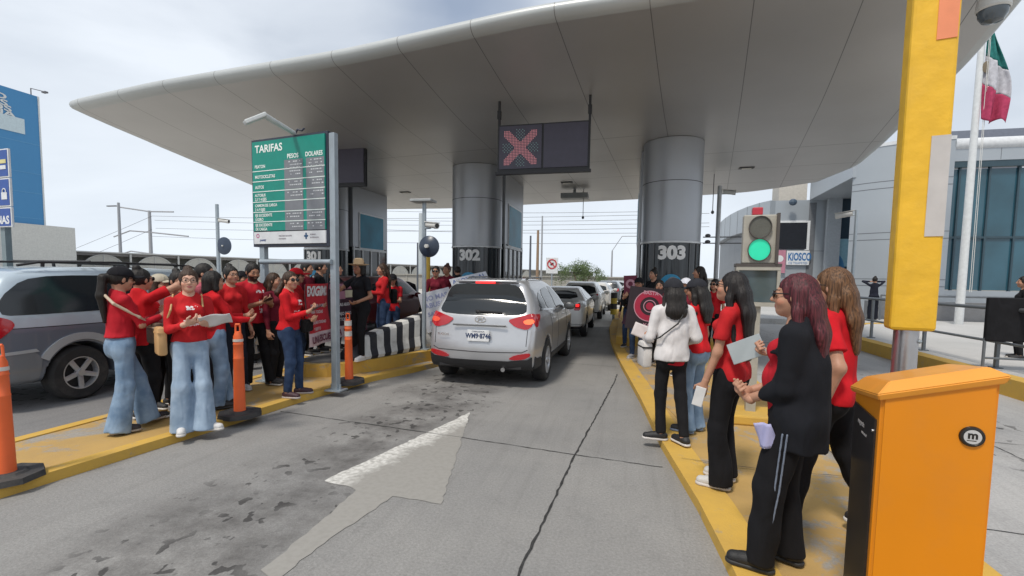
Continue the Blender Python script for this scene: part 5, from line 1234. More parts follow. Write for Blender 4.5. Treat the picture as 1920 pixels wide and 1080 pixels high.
    # curved left wing
    def ribbon(n,P_,off,z0,z1,m):
        pts=[Vector(p) for p in P_]; out=[];inn=[]
        for i,p in enumerate(pts):
            d=(pts[min(i+1,len(pts)-1)]-pts[max(i-1,0)]).normalized(); nn=Vector((-d.y,d.x)); out.append((p.x-12+nn.x*off,p.y-27+nn.y*off)); inn.append((p.x-12-nn.x*.3,p.y-27-nn.y*.3))
        b=MB(); b.prism(out+inn[::-1],z0-.2,z1-.2); return b.build(n,m,t)
    Wp=[(8.32,32.0),(7.95,32.9),(7.62,34.4),(7.42,36.2),(7.33,38.2),(7.34,40.2),(7.45,42.4),(7.62,44.6),(7.85,47)]
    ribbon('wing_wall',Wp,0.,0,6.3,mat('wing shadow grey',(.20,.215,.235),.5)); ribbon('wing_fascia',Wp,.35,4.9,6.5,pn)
    for i in range(1,8): p=Vector(Wp[i]); d=(Vector(Wp[i+1])-Vector(Wp[i-1])).normalized(); nn=Vector((-d.y,d.x)); b=MB(); b.box((p.x-12+nn.x*.353,p.y-27+nn.y*.353,5.5),(.012,.03,1.6),rz=math.atan2(nn.y,nn.x)); b.build('panel_seam',sm,t)
    bx('wing_return',6.9,8.4,31.9,32.3,4.9,6.5,pn) if 0 else None
    bx('cream_roof_box',9.0,10.6,34,35.5,6.5,8.1,mat('cream wall',(.5,.47,.42),.7))
    a=AY(1487,379,31.5); b=MB(); b.ball((a.x-12,a.y-27,a.z-.2),(.22,.16,.2)); b.build('wall_camera',mat('dark blue cam',(.06,.09,.13),.4),t)
    b=MB(); c=AY(1637,270,28)
    for k in range(4): b.tube((c.x-.3+.2*k-12,28-27,c.z-1.2),(c.x-.3+.2*k-12,28-27,c.z+.6),.02)
    for z in (-.3,.1,.5): b.tube((c.x-.9-12,28-27,c.z+z),(c.x+.5-12,28-27,c.z+z),.015)
    b.build('roof_ladder',mat('dark rod',(.12,.12,.13),.5),t)
    b=MB(); b.prism([(15.6-12,30-27),(19.0-12,30-27),(19.0-12,33-27),(16.2-12,33-27)],7.4,9.35); b.build('roof_house',mat('roof house grey',(.17,.19,.24),.6),t)
    return t
terminal()
# flagpole and flag
p=G(1800,560,.6); fx,fy=11.80,21.0
t=empty('flagpole',(fx,fy,.2),0,'tall white flagpole in front of the blue windows','flagpole'); MB().tube((0,0,0),(0,0,13.5),.135,.08,n=18).build('pole',mat('flagpole white',(.60,.62,.63),.4),t,True)
b=MB(); b.tube((.20,-.1,1.2),(.14,-.1,13.2),.010,n=6); b.tube((.26,-.1,1.2),(.17,-.1,13.2),.010,n=6); b.build('halyard',mat('rope',(.6,.6,.58),.8),t)
def flag():
    t=empty('national_flag',(fx,fy,.2),0,'limp green white and red flag hanging from the flagpole','flag'); z1,z0=10.7,7.35; nx,nz=26,44
    cols=[('green_band',(.03,.17,.16),0,.34),('white_band',(.46,.46,.50),.34,.70),('red_band',(.38,.05,.11),.66,1.0)]
    def Pt(u,v):
        w=.12+.66*math.sin(min(1,v*1.25)*math.pi/2)**1.2*(1-.22*max(0,v-.55)/.45); x=.12+u*w; 
        return Vector((x,-.1+.13*math.sin(u*9+v*3)*(.3+v)+.03*math.sin(u*23),z1-v*(z1-z0)-u*.25-.12*math.sin(u*6)*v))
    for n_,c,a,b_ in cols:
        bm=bmesh.new(); R=[[bm.verts.new(Pt(i/nx, a+(b_-a)*j/nz + ( (i/nx)*.10 if n_!='green_band' or j>0 else 0) if False else a+(b_-a)*j/nz)) for j in range(nz//3+1)] for i in range(nx+1)]
        bm.free(); bm=bmesh.new(); k=nz//3; sk=lambda u,s: min(1,max(0,s+ (u*.14 if 0<s<1 else 0)))
        R=[[bm.verts.new(Pt(i/nx, sk(i/nx,[0,.32,.62,1][cols.index((n_,c,a,b_))]) *(1-j/k)+ sk(i/nx,[.32,.62,1][cols.index((n_,c,a,b_))])*(j/k))) for j in range(k+1)] for i in range(nx+1)]
        for i in range(nx):
            for j in range(k): f=bm.faces.new((R[i][j],R[i+1][j],R[i+1][j+1],R[i][j+1])); f.smooth=True
        me=bpy.data.meshes.new(n_); bm.to_mesh(me); bm.free(); me.materials.append(fabric('flag '+n_,c)); o=bpy.data.objects.new(n_,me); S.collection.objects.link(o); o.parent=t
        so_=o.modifiers.new('s','SOLIDIFY'); so_.thickness=.01
    b=MB(); c=Pt(.12,.45); b.ball((c.x-.05,c.y-.06,c.z),(.13,.02,.20),10); b.build('emblem',mat('flag emblem',(.16,.13,.09),.8),t)
flag()
# ------------------------------------------------------------------ far left: billboard building, walkway, poles
bl=mat('blue billboard',(.055,.23,.46),.55,var=.04,scale=.1); wht=mat('billboard white',(.62,.64,.64),.6)
t=empty('blue_billboard_building',(-68,30,0),0,'large blue billboard wall on a pale building at the far left','building')
MB().box((0,-1,13.0),(15.5,18,13.2)).build('billboard',bl,t); MB().box((.3,.2,3.2),(16,20.6,6.3)).build('pale_wall',mat('pale wall',(.56,.56,.53),.7,dirt=.1),t)
for z in (9.6,11.6,7.0,14.6): MB().box((7.76,-1,z),(.02,18,.06)).build('panel_joint',mat('joint blue',(.10,.30,.52),.6),t)
MB().box((7.78,8.04,13),(.06,.14,13.2)).build('edge_strip',wht,t)
def btx(s,px,py,size):
    d=ray(px,py); tt=(-60.22)/d.x; y=d.y*tt; z=EYE+d.z*tt; text('lettering',s,size,wht,frame((7.80,y-30,z),(0,1,0),(0,0,1)),t,'RIGHT',bold=.02,ext=.01,sx=1.9)
btx('UNIDO',13,187,.74); btx('ES',15,199,.74); btx('ESFUERZOS',22,210,.74); btx('CHIHUAHUA',29,221,.74)
d=ray(46,238); k=-60.22/d.x; MB().box((7.80,d.y*k-30-6,EYE+d.z*k),(.03,12,1.5)).build('white_bar',mat('bar pale',(.52,.62,.66),.6),t)
b=MB(); b.tube((7.5,7.6,19.6),(7.5,7.6,20.3),.05); b.tube((7.5,7.6,20.3),(8.8,8.0,20.0),.04); b.box((8.8,8,19.95),(.5,.3,.15)); b.build('roof_lamp',mat('dark rod',(.12,.12,.13),.5),t)
def walkway():
    A=Vector((-66.7,51.6,0)); d=Vector((.352,.936,0)).normalized(); n=Vector((d.y,-d.x,0))
    t=empty('covered_walkway',A,math.atan2(d.y,d.x),'long covered walkway with arched openings crossing behind the lanes','walkway'); rz=math.atan2(d.y,d.x)
    cr=mat('walkway cream',(.44,.43,.39),.7,dirt=.15); dk=mat('walkway shade',(.11,.105,.10),.8); wt=mat('walkway white',(.5,.5,.48),.6)
    MB().box((60,1.2,4.12),(190,3.2,.16)).build('roof',wt,t); MB().box((60,.0,3.86),(190,.16,.36)).build('beam',mat('walkway beam',(.2,.19,.185),.8),t); MB().box((60,2.6,2.0),(190,.12,4.0)).build('back_wall',cr,t); MB().box((60,-.25,.9),(190,.2,1.8)).build('low_wall',cr,t)
    for k in range(-4,18):
        x=k*5.75+.2; MB().box((x,-.2,2.0),(.22,.22,4.0)).build('post',wt,t)
        c=x+2.87; b=MB(); N=22; r=2.45
        vs=[b.bm.verts.new((c+r*math.cos(a),-.02,1.35+r*math.sin(a))) for a in np.linspace(0,math.pi,N)]; b.bm.faces.new(vs); 
        ex=bmesh.ops.extrude_face_region(b.bm,geom=list(b.bm.faces)); bmesh.ops.translate(b.bm,verts=[v for v in ex['geom'] if isinstance(v,bmesh.types.BMVert)],vec=(0,-.08,0)); o=b.build('arch_panel',cr,t)
        b=MB()
        for a0,a1 in zip(np.linspace(0,math.pi,18)[:-1],np.linspace(0,math.pi,18)[1:]): b.tube((c+r*math.cos(a0),-.13,1.35+r*math.sin(a0)),(c+r*math.cos(a1),-.13,1.35+r*math.sin(a1)),.07,n=5)
        for a in (.8,math.pi/2,math.pi-.8): 
            if k<9: b.tube((c,-.13,1.35),(c+r*math.cos(a),-.13,1.35+r*math.sin(a)),.06,n=5)
        b.build('arch_rib',wt,o)
walkway()
def wall_far():
    t=empty('bridge_wall',(-20,58,0),math.radians(-2),'long concrete bridge wall behind the queue of cars','wall')
    c=mat('bridge concrete',(.30,.29,.265),.85,dirt=.3,bump=.3); MB().box((22,0,.9),(95,.6,1.8)).build('parapet',c,t); MB().box((22,-.1,1.85),(95,.8,.14)).build('coping',c,t)
    for k in range(26): MB().box((-22+k*3.4,-.32,.95),(.16,.1,1.7)).build('rib',c,t)
wall_far()
def simple_pole(x,y,h,r,label,arms=(),m=None,name='utility_pole',cat='utility pole',group=None):
    t=empty(name,(x,y,0),0,label,cat,group); m=m or mat('pole grey',(.30,.31,.33),.6); MB().tube((0,0,0),(0,0,h),r,r*.7,n=12).build('pole',m,t,True)
    for a,b_ in arms: MB().tube(a,b_,r*.35,n=8).build('arm',m,t)
    return t
p=AY(222,380,60); t=simple_pole(p.x,60,p.z,.26,'street lamp pole rising above the walkway on the left',name='street_lamp',cat='street lamp'); MB().box((-1.4,0,p.z-.5),(1.8,.3,.16)).build('lamp_head',mat('dark rod',(.12,.12,.13),.5),t)
p=AY(280,395,90); simple_pole(p.x,90,p.z,.45,'steel power pylon with curved cross arms above the walkway',arms=(((-9,0,p.z+1.2),(0,0,p.z)),((0,0,p.z),(9,0,p.z-.4)),((-12,0,p.z-9.8),(0,0,p.z-9)),((0,0,p.z-9),(12,0,p.z-10.6)),((-12,0,p.z-4.6),(-6,0,p.z-4)),((0,0,p.z-4.6),(12,0,p.z-5.4))) if False else (((-9,0,p.z+1.0),(0,0,p.z-.2)),((0,0,p.z-.2),(7,0,p.z-.4)),((-11,0,p.z-6),(-6,0,p.z-4.6)),((-6,0,p.z-4.6),(0,0,p.z-5)),((0,0,p.z-5),(11,0,p.z-6)),((-11,0,p.z-10.6),(-6,0,p.z-9.4)),((-6,0,p.z-9.4),(0,0,p.z-10)),((0,0,p.z-10),(11,0,p.z-11))))
for px,py,Y,r,lb,c in ((995,442,45,.12,'dark slim pole between pillars 302 and 303',(.08,.09,.11)),(1009,432,48,.17,'brown wooden pole between pillars 302 and 303',(.25,.17,.11)),(1017,405,45,.10,'tallest thin grey pole between pillars 302 and 303',(.30,.31,.33)),(783,455,40,.09,'thin dark pole left of pillar 302',(.08,.09,.11)),(790,400,60,.45,'wide grey steel mast seen behind the slim pole left of pillar 302',(.42,.46,.48))):
    p=AY(px,py,Y); simple_pole(p.x,Y,p.z,r,lb,m=mat('pole %.2f'%c[0]+str(px),c,.7))
p=AY(1148,470,60); q=AY(1176,443,60); t=simple_pole(p.x,60,p.z,.12,'street lamp with a slanting arm left of pillar 303',arms=(((0,0,p.z),(q.x-p.x-.6,0,q.z)),((q.x-p.x-.6,0,q.z),(q.x-p.x+1.2,0,q.z))),name='street_lamp',cat='street lamp')
def wires():
    m=mat('wire',(.10,.10,.11),.7)
    W_=[((285,405),(1330,400)),((290,413),(1330,418)),((292,428),(1330,425)),((700,395),(1200,397)),((700,412),(1200,412)),((285,443),(1330,455)),((700,430),(1200,437)),((0,520),(285,405)),((0,545),(285,430))]
    for i,(a,b_) in enumerate(W_):
        p=AY(*a,88); q=AY(*b_,88 if a[0]>0 else 80); pts=[]
        for k in range(17):
            u=k/16; v=p.lerp(q,u); v.z-=4*u*(1-u)*(q-p).length*.006; pts.append(v)
        b=MB()
        for c,d in zip(pts[:-1],pts[1:]): b.tube(c,d,.035,n=5)
        tag(b.build('power_line',m),'thin overhead power line crossing the sky behind the canopy','power line','overhead power lines')
wires()
# prohibition sign
p=AY(1035,498,30); t=empty('prohibition_sign',(p.x,30,0),0,'square white sign with a red crossed ring left of the bush','road sign'); zc=p.z
MB().box((0,0,zc),(.75,.03,1.0),bev=.02).build('plate',mat('sign white',(.66,.68,.70),.5),t); b=MB(); b.lathe([(.24,0),(.31,0),(.31,.02),(.24,.02)],Matrix.Translation((0,-.02,zc+.1))@Matrix.Rotation(math.pi/2,4,'X'),26); rg_=b.build('red_ring',mat('sign red',(.5,.03,.04),.5),t)
MB().box((0,-.03,zc+.1),(.5,.012,.06),R=Matrix.Rotation(.78,3,'Y')).build('slash',mat('sign red',(.5,.03,.04),.5),t); MB().box((0,-.022,zc+.1),(.2,.01,.16)).build('symbol',mat('black trim',(.02,.02,.022),.55,bump=.2,bscale=200),t); MB().tube((0,.03,0),(0,.03,zc+.4),.04).build('post',STL,t)
# left road sign
t=empty('blue_road_sign',(-9.62,5.55,0),math.radians(-5),'tall blue road sign with white symbols cut off by the left edge','road sign'); sb=mat('road sign blue',(.012,.065,.30),.4); sw=mat('road sign white',(.66,.68,.70),.5)
z=[2.34,2.66,3.11,3.56]
for i in range(3):
    a=MB().box((-.30,0,(z[i]+z[i+1])/2),(.98,.03,z[i+1]-z[i]-.012),bev=.004).build('sign_panel',sw,t); MB().box((-.30,-.017,(z[i]+z[i+1])/2),(.93,.006,z[i+1]-z[i]-.05)).build('blue_field',sb,a)
text('sign_lettering','ADUANAS',.17,sw,frame((.14,-.022,2.40),(1,0,0),(0,0,1)),t,'RIGHT',bold=.006,ext=.001)
b=MB(); b.box((.05,-.024,2.83),(.14,.006,.11)); b.build('padlock_body',sw,t); b=MB(); b.lathe([(.035,0),(.05,0),(.05,.006),(.035,.006)],Matrix.Translation((.05,-.022,2.90))@Matrix.Rotation(math.pi/2,4,'X'),20); b.build('padlock_shackle',sw,t)
MB().box((.06,-.024,3.36),(.16,.006,.06)).build('symbol_bar',mat('symbol yellow',(.6,.55,.25),.5),t); MB().box((.06,-.024,3.27),(.14,.006,.06)).build('symbol_bar',sw,t)
MB().box((-.14,.06,1.8),(.11,.08,3.55)).build('post',mat('post blue grey',(.17,.22,.24),.5),t)
# yellow and black bollard in the queue lane
p=G(1150,601,0); t=empty('striped_bollard',(p.x,p.y,0),0,'small yellow and black bollard beside the queue of cars','bollard')
for k in range(4): MB().tube((0,0,.25+k*.22),(0,0,.47+k*.22),.13,n=14).build('band',mat('bollard yellow',(.55,.40,.05),.6) if k%2==0 else mat('bollard black',(.03,.03,.03),.6),t)
MB().tube((0,0,0),(0,0,.25),.05).build('stem',STL,t)
# bush
def bush():
    c=AY(1090,510,46); t=empty('bushy_tree',(c.x,46,0),0,'bushy green tree behind the bridge wall','tree'); rg=np.random.RandomState(4); V=[];Fs=[]
    blobs=[(rg.uniform(-2.1,2.1),rg.uniform(-1,1),rg.uniform(1.5,3.0),rg.uniform(.35,.75)) for _ in range(34)]
    blobs=[b_ for b_ in blobs if b_[2]<3.25-.36*abs(b_[0]+.3)**1.3]
    for bx,by,bz,br in blobs:
        for _ in range(230):
            d=rg.normal(0,1,3); d/=np.linalg.norm(d); q=np.array([bx,by,bz])+d*br*rg.uniform(.45,1.15); s=rg.uniform(.035,.085); a=rg.normal(0,1,3); a/=np.linalg.norm(a); b_=np.cross(a,d); b_/=np.linalg.norm(b_)+1e-6; n=len(V); V+=[q-a*s,q+b_*s*.5,q+a*s,q-b_*s*.5]; Fs.append((n,n+1,n+2,n+3))
    meshobj('crown',V,Fs,mat('bush leaves',(.10,.145,.055),.7,var=.5,scale=1.2),t)
    for k in range(5): b=MB(); a=k*1.3; b.tube((0,0,0),(math.cos(a)*.9,math.sin(a)*.4,2.2),.09,.03); b.build('trunk',mat('bark',(.12,.09,.06),.9),t)
bush()
# ------------------------------------------------------------------ vehicles
silver_suv(); minivan()
QG='cars queuing beyond the booths'
plain_car('sedan','white sedan directly ahead of the silver sport utility car','car',(-2.03,15.35,0),(.66,.66,.65),1.44,group=QG)
plain_car('hatchback_car','white car with a dark tailgate, third in the middle lane queue','car',(-1.95,21.7,0),(.62,.62,.60),1.56,rear='hatch',group=QG,lower=True)
plain_car('hatchback_car','pale car with a lit tail lamp, fourth in the middle lane queue','car',(-1.75,27.6,0),(.55,.54,.52),1.50,rear='hatch',group=QG,h=.045,rz=-.02)
plain_car('hatchback_car','dark grey car, fifth in the middle lane queue','car',(-1.3,33.8,0),(.10,.11,.12),1.56,rear='hatch',group=QG,h=.05,rz=-.05,lit=False)
plain_car('sedan','pale silver car, last one seen in the middle lane queue','car',(-.9,40.5,0),(.42,.43,.44),1.55,group=QG,h=.05,rz=-.06,lit=False)
plain_car('hatchback_car','maroon car in the far left lane behind the striped barrier','car',(-7.75,14.0,0),(.10,.012,.02),1.66,rear='hatch',lit=False,h=.03)
# ------------------------------------------------------------------ the people
FWD=CAMR@Vector((0,0,-1))
def PD(px,depth,z=.08):
    d=CAMR@Vector(((px-960)/F_PX,(585-520)/F_PX,-1)); p=d*depth; return Vector((p.x,p.y,z))
RED=('red',(.50,.014,.022),'long',.86); REDS=('red tee',(.50,.014,.022),'short',.84)
MAR=('maroon',(.14,.012,.025),'long',.86); BLK=('black',(.013,.013,.016),'short',.86); BLKL=('black',(.013,.013,.016),'long',.86)
BP=(.012,.012,.014); HB=(.010,.008,.007); HBR=(.035,.018,.010)
LG='women and men in red standing on the left island'; RG='people standing in line on the right island'
HOLD=dict(rh=(.08,.27,1.10),lh=(-.06,.29,1.08))
LINES=((0,1.30,.07,.016,45),(0.02,1.16,.08,.008,60),(0.02,1.13,.09,.008,60))
def held(name,label,cat,size,RM,loc,rot=(0,0,0),m=None,bev=.004):
    o=MB().box((0,0,0),size,bev=bev).build(name,m or mat('phone black',(.012,.012,.014),.2))
    from mathutils import Euler
    o.matrix_world=RM@Matrix.Translation(loc)@Euler([math.radians(a) for a in rot]).to_matrix().to_4x4(); return tag(o,label,cat)
def paper(name,label,RM,loc,w,h,rot,col=(.66,.66,.68),lines=True,cat='paper'):
    from mathutils import Euler
    bm=bmesh.new(); n=8; R=[[bm.verts.new(((i/n-.5)*w,(j/n-.5)*h,.012*math.sin(i*.9+j*.5)+.02*(i/n-.5)**2)) for j in range(n+1)] for i in range(n+1)]
    for i in range(n):
        for j in range(n): bm.faces.new((R[i][j],R[i+1][j],R[i+1][j+1],R[i][j+1])).smooth=True
    me=bpy.data.meshes.new(name); bm.to_mesh(me); bm.free(); me.materials.append(mat('paper %.2f'%col[0],col,.7)); o=bpy.data.objects.new(name,me); S.collection.objects.link(o)
    s=o.modifiers.new('s','SOLIDIFY'); s.thickness=.003
    o.matrix_world=RM@Matrix.Translation(loc)@Euler([math.radians(a) for a in rot]).to_matrix().to_4x4(); return tag(o,label,cat)
def strap(pts,RM,r,m,parent,flat=.3):
    q=Field()
    for a,b in zip(pts[:-1],pts[1:]): q.rc(a,b,r,r,.008)
    o=vq('strap',q.mesh(.007),m,None); o.matrix_world=RM; 
    o.parent=parent; o.matrix_parent_inverse=parent.matrix_world.inverted(); return o
def bag(name,label,RM,loc,size,m,straps=None,sr=.012,sm=None):
    t=bpy.data.objects.new(name,None); S.collection.objects.link(t); t.matrix_world=RM@Matrix.Translation(loc); tag(t,label,'bag'); bpy.context.view_layer.update()
    b=MB(); b.box((0,0,0),size,bev=min(size)*.3); b.build('pouch',m,t,True); b=MB(); b.box((0,0,size[2]*.30),(size[0]*1.02,size[1]*1.05,size[2]*.06)); b.build('flap_edge',sm or m,t)
    if straps:
        for S_ in straps: strap(S_,RM,sr,sm or m,t)
    return t
# ---- left island
P1=G(235,806,.085); r_,RM,_,_,_=person('woman in a black cap with a ponytail, red top and wide jeans beside the minivan',P1,-72,1.63,LG,hair=('pony',HB,.42),cap=(.012,.012,.015),pants=('wide','denim'),top=('red',(.50,.014,.022),'long',.96),rh=(.08,.33,1.16),lh=(-.03,.34,1.14),shoes=((.03,.025,.03),(.35,.30,.25)),rf=(.09,-.08,0),lf=(-.05,.22,0),glasses='dark',hp=-6,v=.011,hv=.007,seed=1,w=1.0)
bag('shoulder_bag','brown patterned shoulder bag of the woman in the black cap',RM,(.12,.25,.98),(.22,.10,.22),mat('bag brown',(.09,.065,.045),.5,var=.5,scale=50),straps=[[(.13,.20,1.07),(.20,.09,1.16),(.155,-.10,1.30),(.02,-.13,1.385),(-.09,-.09,1.385)]],sr=.014,sm=mat('strap cream',(.50,.40,.30),.6))
held('mobile_phone','dark phone in the hands of the woman in the black cap','phone',(.07,.14,.009),RM,(.03,.42,1.20),(10,0,0))
P2=PD(262,5.1,.085); r_,RM,_,_,_=person('person in a red top raising an arm, behind the woman in the black cap',P2,-60,1.62,LG,hair=('bun',HB),rh=(.10,.30,1.40),rpole=(.6,0,.3),lh=(-.1,.35,1.1),pants=('slim',BP),top=REDS,glasses='dark',seed=2,w=1.15)
P3=G(362,806,.085); r_,RM,_,_,_=person('woman in glasses, red top and wide pale jeans, facing the camera with papers in hand',P3,-168,1.62,LG,skin='light',hair=('bun',HBR),glasses='clear',pants=('wide','pale'),top=('red',(.50,.014,.022),'long',.93),logo=((-.02,1.14,.09,.010,60),(-.03,1.10,.10,.012,50),(.0,1.27,.05,.02,40)),rh=(.09,.25,1.12),lh=(-.10,.27,1.11),hy=-8,shoes=((.62,.61,.6),(.6,.58,.55)),v=.010,hv=.0065,seed=3,rf=(.10,.02,0),lf=(-.08,.10,0),toe=(15,55))
paper('paper_sheet','bunch of white papers held by the woman in glasses facing the camera',RM,(-.14,.37,1.16),.27,.18,(38,8,-20))
bag('shoulder_bag','tan shoulder bag of the woman in glasses facing the camera',RM,(.235,-.06,.94),(.08,.20,.28),mat('bag tan',(.50,.30,.13),.55),straps=[[(.22,0,1.06),(.17,.07,1.25),(.13,-.01,1.40)],[(-.10,.09,1.28),(-.11,0,1.40)]],sr=.010)
P4=PD(333,5.5,.085); r_,RM,_,_,_=person('woman in sunglasses and a striped pale top, behind the woman in glasses',P4,-150,1.60,LG,hair=('bun',HB),glasses='dark',pants=('slim',BP),top=('striped pale',(.45,.30,.29),'long',.9),rh=(.12,.30,1.15),lh=(-.1,.34,1.2),shoes=((.6,.6,.6),(.6,.58,.55)),seed=4)
P5=PD(382,5.9,.085); person('dark haired person behind, between the two women in the middle of the left group',P5,-110,1.70,LG,hair=('short',HB),male=True,top=('pink shirt',(.42,.10,.13),'long',.9),pants=('slim',(.03,.03,.04)),seed=5)
P6=G(405,764,.085); r_,RM,_,_,_=person('woman with a dark bob, sunglasses and red top, hand on the orange post',P6,-72,1.61,LG,hair=('bob',HB),glasses='dark',pants=('straight','denim'),top=RED,rh=(.14,.36,1.06),lh=(-.02,.36,1.10),seed=6,v=.011,shoes=((.02,.02,.022),(.03,.03,.03)),rf=(.1,.0,0),lf=(-.06,.16,0),w=1.08)
P7=PD(432,6.4,.085); person('person in glasses with dark hair tied back, behind the orange post',P7,-150,1.68,LG,hair=('bun',HB),glasses='clear',top=RED,pants=('flare',(.018,.022,.035)),seed=7,shoes=((.5,.5,.5),(.5,.5,.5)))
P8=PD(452,8.2,.085); person('person in a black cap further back, left of the bearded man',P8,-130,1.62,LG,hair=('short',HB),cap=(.012,.012,.015),top=BLKL,pants=('slim',BP),seed=8)
P9=G(478,722,.085); r_,RM,_,_,_=person('bearded man in a red top looking down at his phone',P9,-158,1.73,LG,male='beard',hair=('short',HB),pants=('straight',BP),top=('red',(.50,.014,.022),'short',.86),logo=((-.05,1.28,.055,.02,35),(-.05,1.08,.02,.09,30)),rh=(.0,.27,1.14),lh=(-.12,.27,1.12),hp=-16,seed=9,v=.011,shoes=((.03,.03,.035),(.05,.05,.05)),w=1.12,rf=(.10,-.02,0),lf=(-.16,.12,0),toe=(25,50),skin='brown')
held('mobile_phone','phone in the hand of the bearded man','phone',(.07,.13,.009),RM,(-.05,.36,1.18),(25,0,10))
P10=G(546,742,.085); r_,RM,_,_,_=person('woman with a ponytail, red top and dark jeans, phone in hand, beside the price board',P10,-112,1.62,LG,hair=('pony',HBR,.22),glasses='dark',hy=-34,pants=('slim','dark'),top=('red',(.50,.014,.022),'long',.90),logo=((-.02,1.25,.05,.035,30),(0,1.14,.08,.008,60),(0,1.11,.09,.008,60)),rh=(.09,.28,1.14),lh=(-.18,.22,1.0),shoes=((.05,.02,.03),(.45,.40,.38)),rf=(.12,0,0),lf=(-.12,.06,0),seed=10,v=.011,hv=.007,w=1.08)
held('mobile_phone','black phone in the hand of the woman beside the price board','phone',(.07,.14,.009),RM,(.06,.38,1.19),(30,10,15))
bag('belt_bag','black bag at the waist of the woman beside the price board',RM,(-.14,.17,.93),(.27,.09,.17),fabric('black bag',(.010,.010,.011)),straps=[[(-.16,.14,1.0),(-.10,.12,1.2),(.09,.04,1.40)]],sr=.006)
B0,B1=PD(572,7.15,.283),PD(676,9.15,.283)
P11=PD(572,7.5,.085)+Vector((-.25,.1,0)); r_,RM,_,_,_=person('man in a red cap and red top holding the red banner',P11,-95,1.68,LG,male=True,hair=('short',HB),cap=(.45,.012,.02),glasses='dark',pants=('straight','dark'),top=RED,rh=(.18,.36,1.05),lh=(-.10,.36,1.3),seed=11,w=1.08)
P12=PD(603,8.2,.283)+Vector((-.3,0,0)); person('dark haired person behind the red banner, right of the man in the red cap',P12,-120,1.60,LG,male=True,hair=('short',HB),top=MAR,pants=('slim',BP),seed=12)
P13=PD(652,8.9,.283)+Vector((-.25,0,0)); person('person with dark hair bending behind the dark half of the banner',P13,-110,1.60,LG,hair=('short',HB),top=BLK,pants=('slim',BP),rh=(.15,.33,1.2),lh=(-.2,.33,1.3),seed=13)
P14=G(676,674,.285); r_,RM,_,_,_=person('person in a straw hat and black clothes holding up the dark end of the banner',P14,130,1.63,LG,hair=('bob',HB),hat=True,top=BLK,pants=('slim',BP),rh=(.22,.36,1.34),lh=(-.18,.20,.98),shoes=((.6,.6,.6),(.6,.58,.55)),rf=(.12,0,0),lf=(-.10,.05,0),seed=14,v=.012,skin='brown')
P15=PD(724,9.3,.283)+Vector((-.15,.15,0)); r_,RM,_,_,_=person('woman with long dark hair in a red top and blue jeans behind the striped barrier',P15,110,1.62,LG,hair=('long',HBR,.44),top=RED,pants=('slim','dark'),seed=15,**HOLD)
bag('handbag','dark handbag behind the woman with long hair at the striped barrier',RM,(.02,-.22,1.0),(.22,.12,.30),fabric('black bag',(.010,.010,.011)))
P16=PD(760,10.3,.085)+Vector((-.3,0,0)); r_,RM,_,_,_=person('woman in a black cap and red tee looking at her phone beside the maroon car',P16,178,1.62,LG,hair=('long',HB,.34,True),cap=(.012,.015,.03),top=REDS,pants=('slim','dark'),hp=-12,seed=16,**HOLD)
held('mobile_phone','pale phone of the woman in the black cap beside the maroon car','phone',(.07,.13,.009),RM,(.0,.42,1.18),(55,0,0),m=mat('phone pale',(.45,.36,.33),.3))
P17=PD(826,9.9,.283)+Vector((-.1,0,0)); person('person in sunglasses and maroon top beside the white poster left of pillar 302',P17,170,1.60,LG,hair=('short',HB),glasses='dark',top=MAR,pants=('slim',BP),seed=17,skin='brown')
P18=PD(846,10.9,.283)+Vector((-.1,0,0)); person('person with reddish hair standing just behind the one in the maroon top',P18,150,1.66,LG,hair=('bun',(.06,.025,.02)),top=MAR,pants=('slim',BP),seed=18,skin='brown')
P19=PD(983,15.2,0.); person('person in a bright red top far ahead, right of toll booth 302',P19,160,1.66,None,male=True,hair=('bald',HB),cap=(.45,.02,.02),top=('bright red',(.60,.03,.025),'long',.86),pants=('straight',(.02,.05,.16)),v=.02,hv=.01,seed=19)
P20=PD(858,13.0,.283); person('person in black standing at the foot of pillar 302 behind the silver car',P20,20,1.66,None,hair=('short',HB),top=BLKL,pants=('slim',BP),v=.018,seed=20)
P35=PD(512,6.9,.085); person('person in a dark red top half hidden between the bearded man and the ponytail woman',P35,-120,1.60,LG,hair=('long',HBR,.3),top=MAR,pants=('slim',BP),seed=35)
P36=PD(627,8.6,.283)+Vector((-.3,0,0)); person('person in black behind the middle of the banner, right of the steel post',P36,-100,1.63,LG,male=True,hair=('short',HB),top=BLK,pants=('slim',BP),seed=36)
P37=PD(297,5.6,.085); person('person in a pink top and pale cap between the two front left women',P37,-130,1.56,LG,hair=('bob',HBR),top=('pink shirt',(.42,.10,.13),'long',.9),cap=(.42,.38,.30),pants=('slim',BP),seed=37)
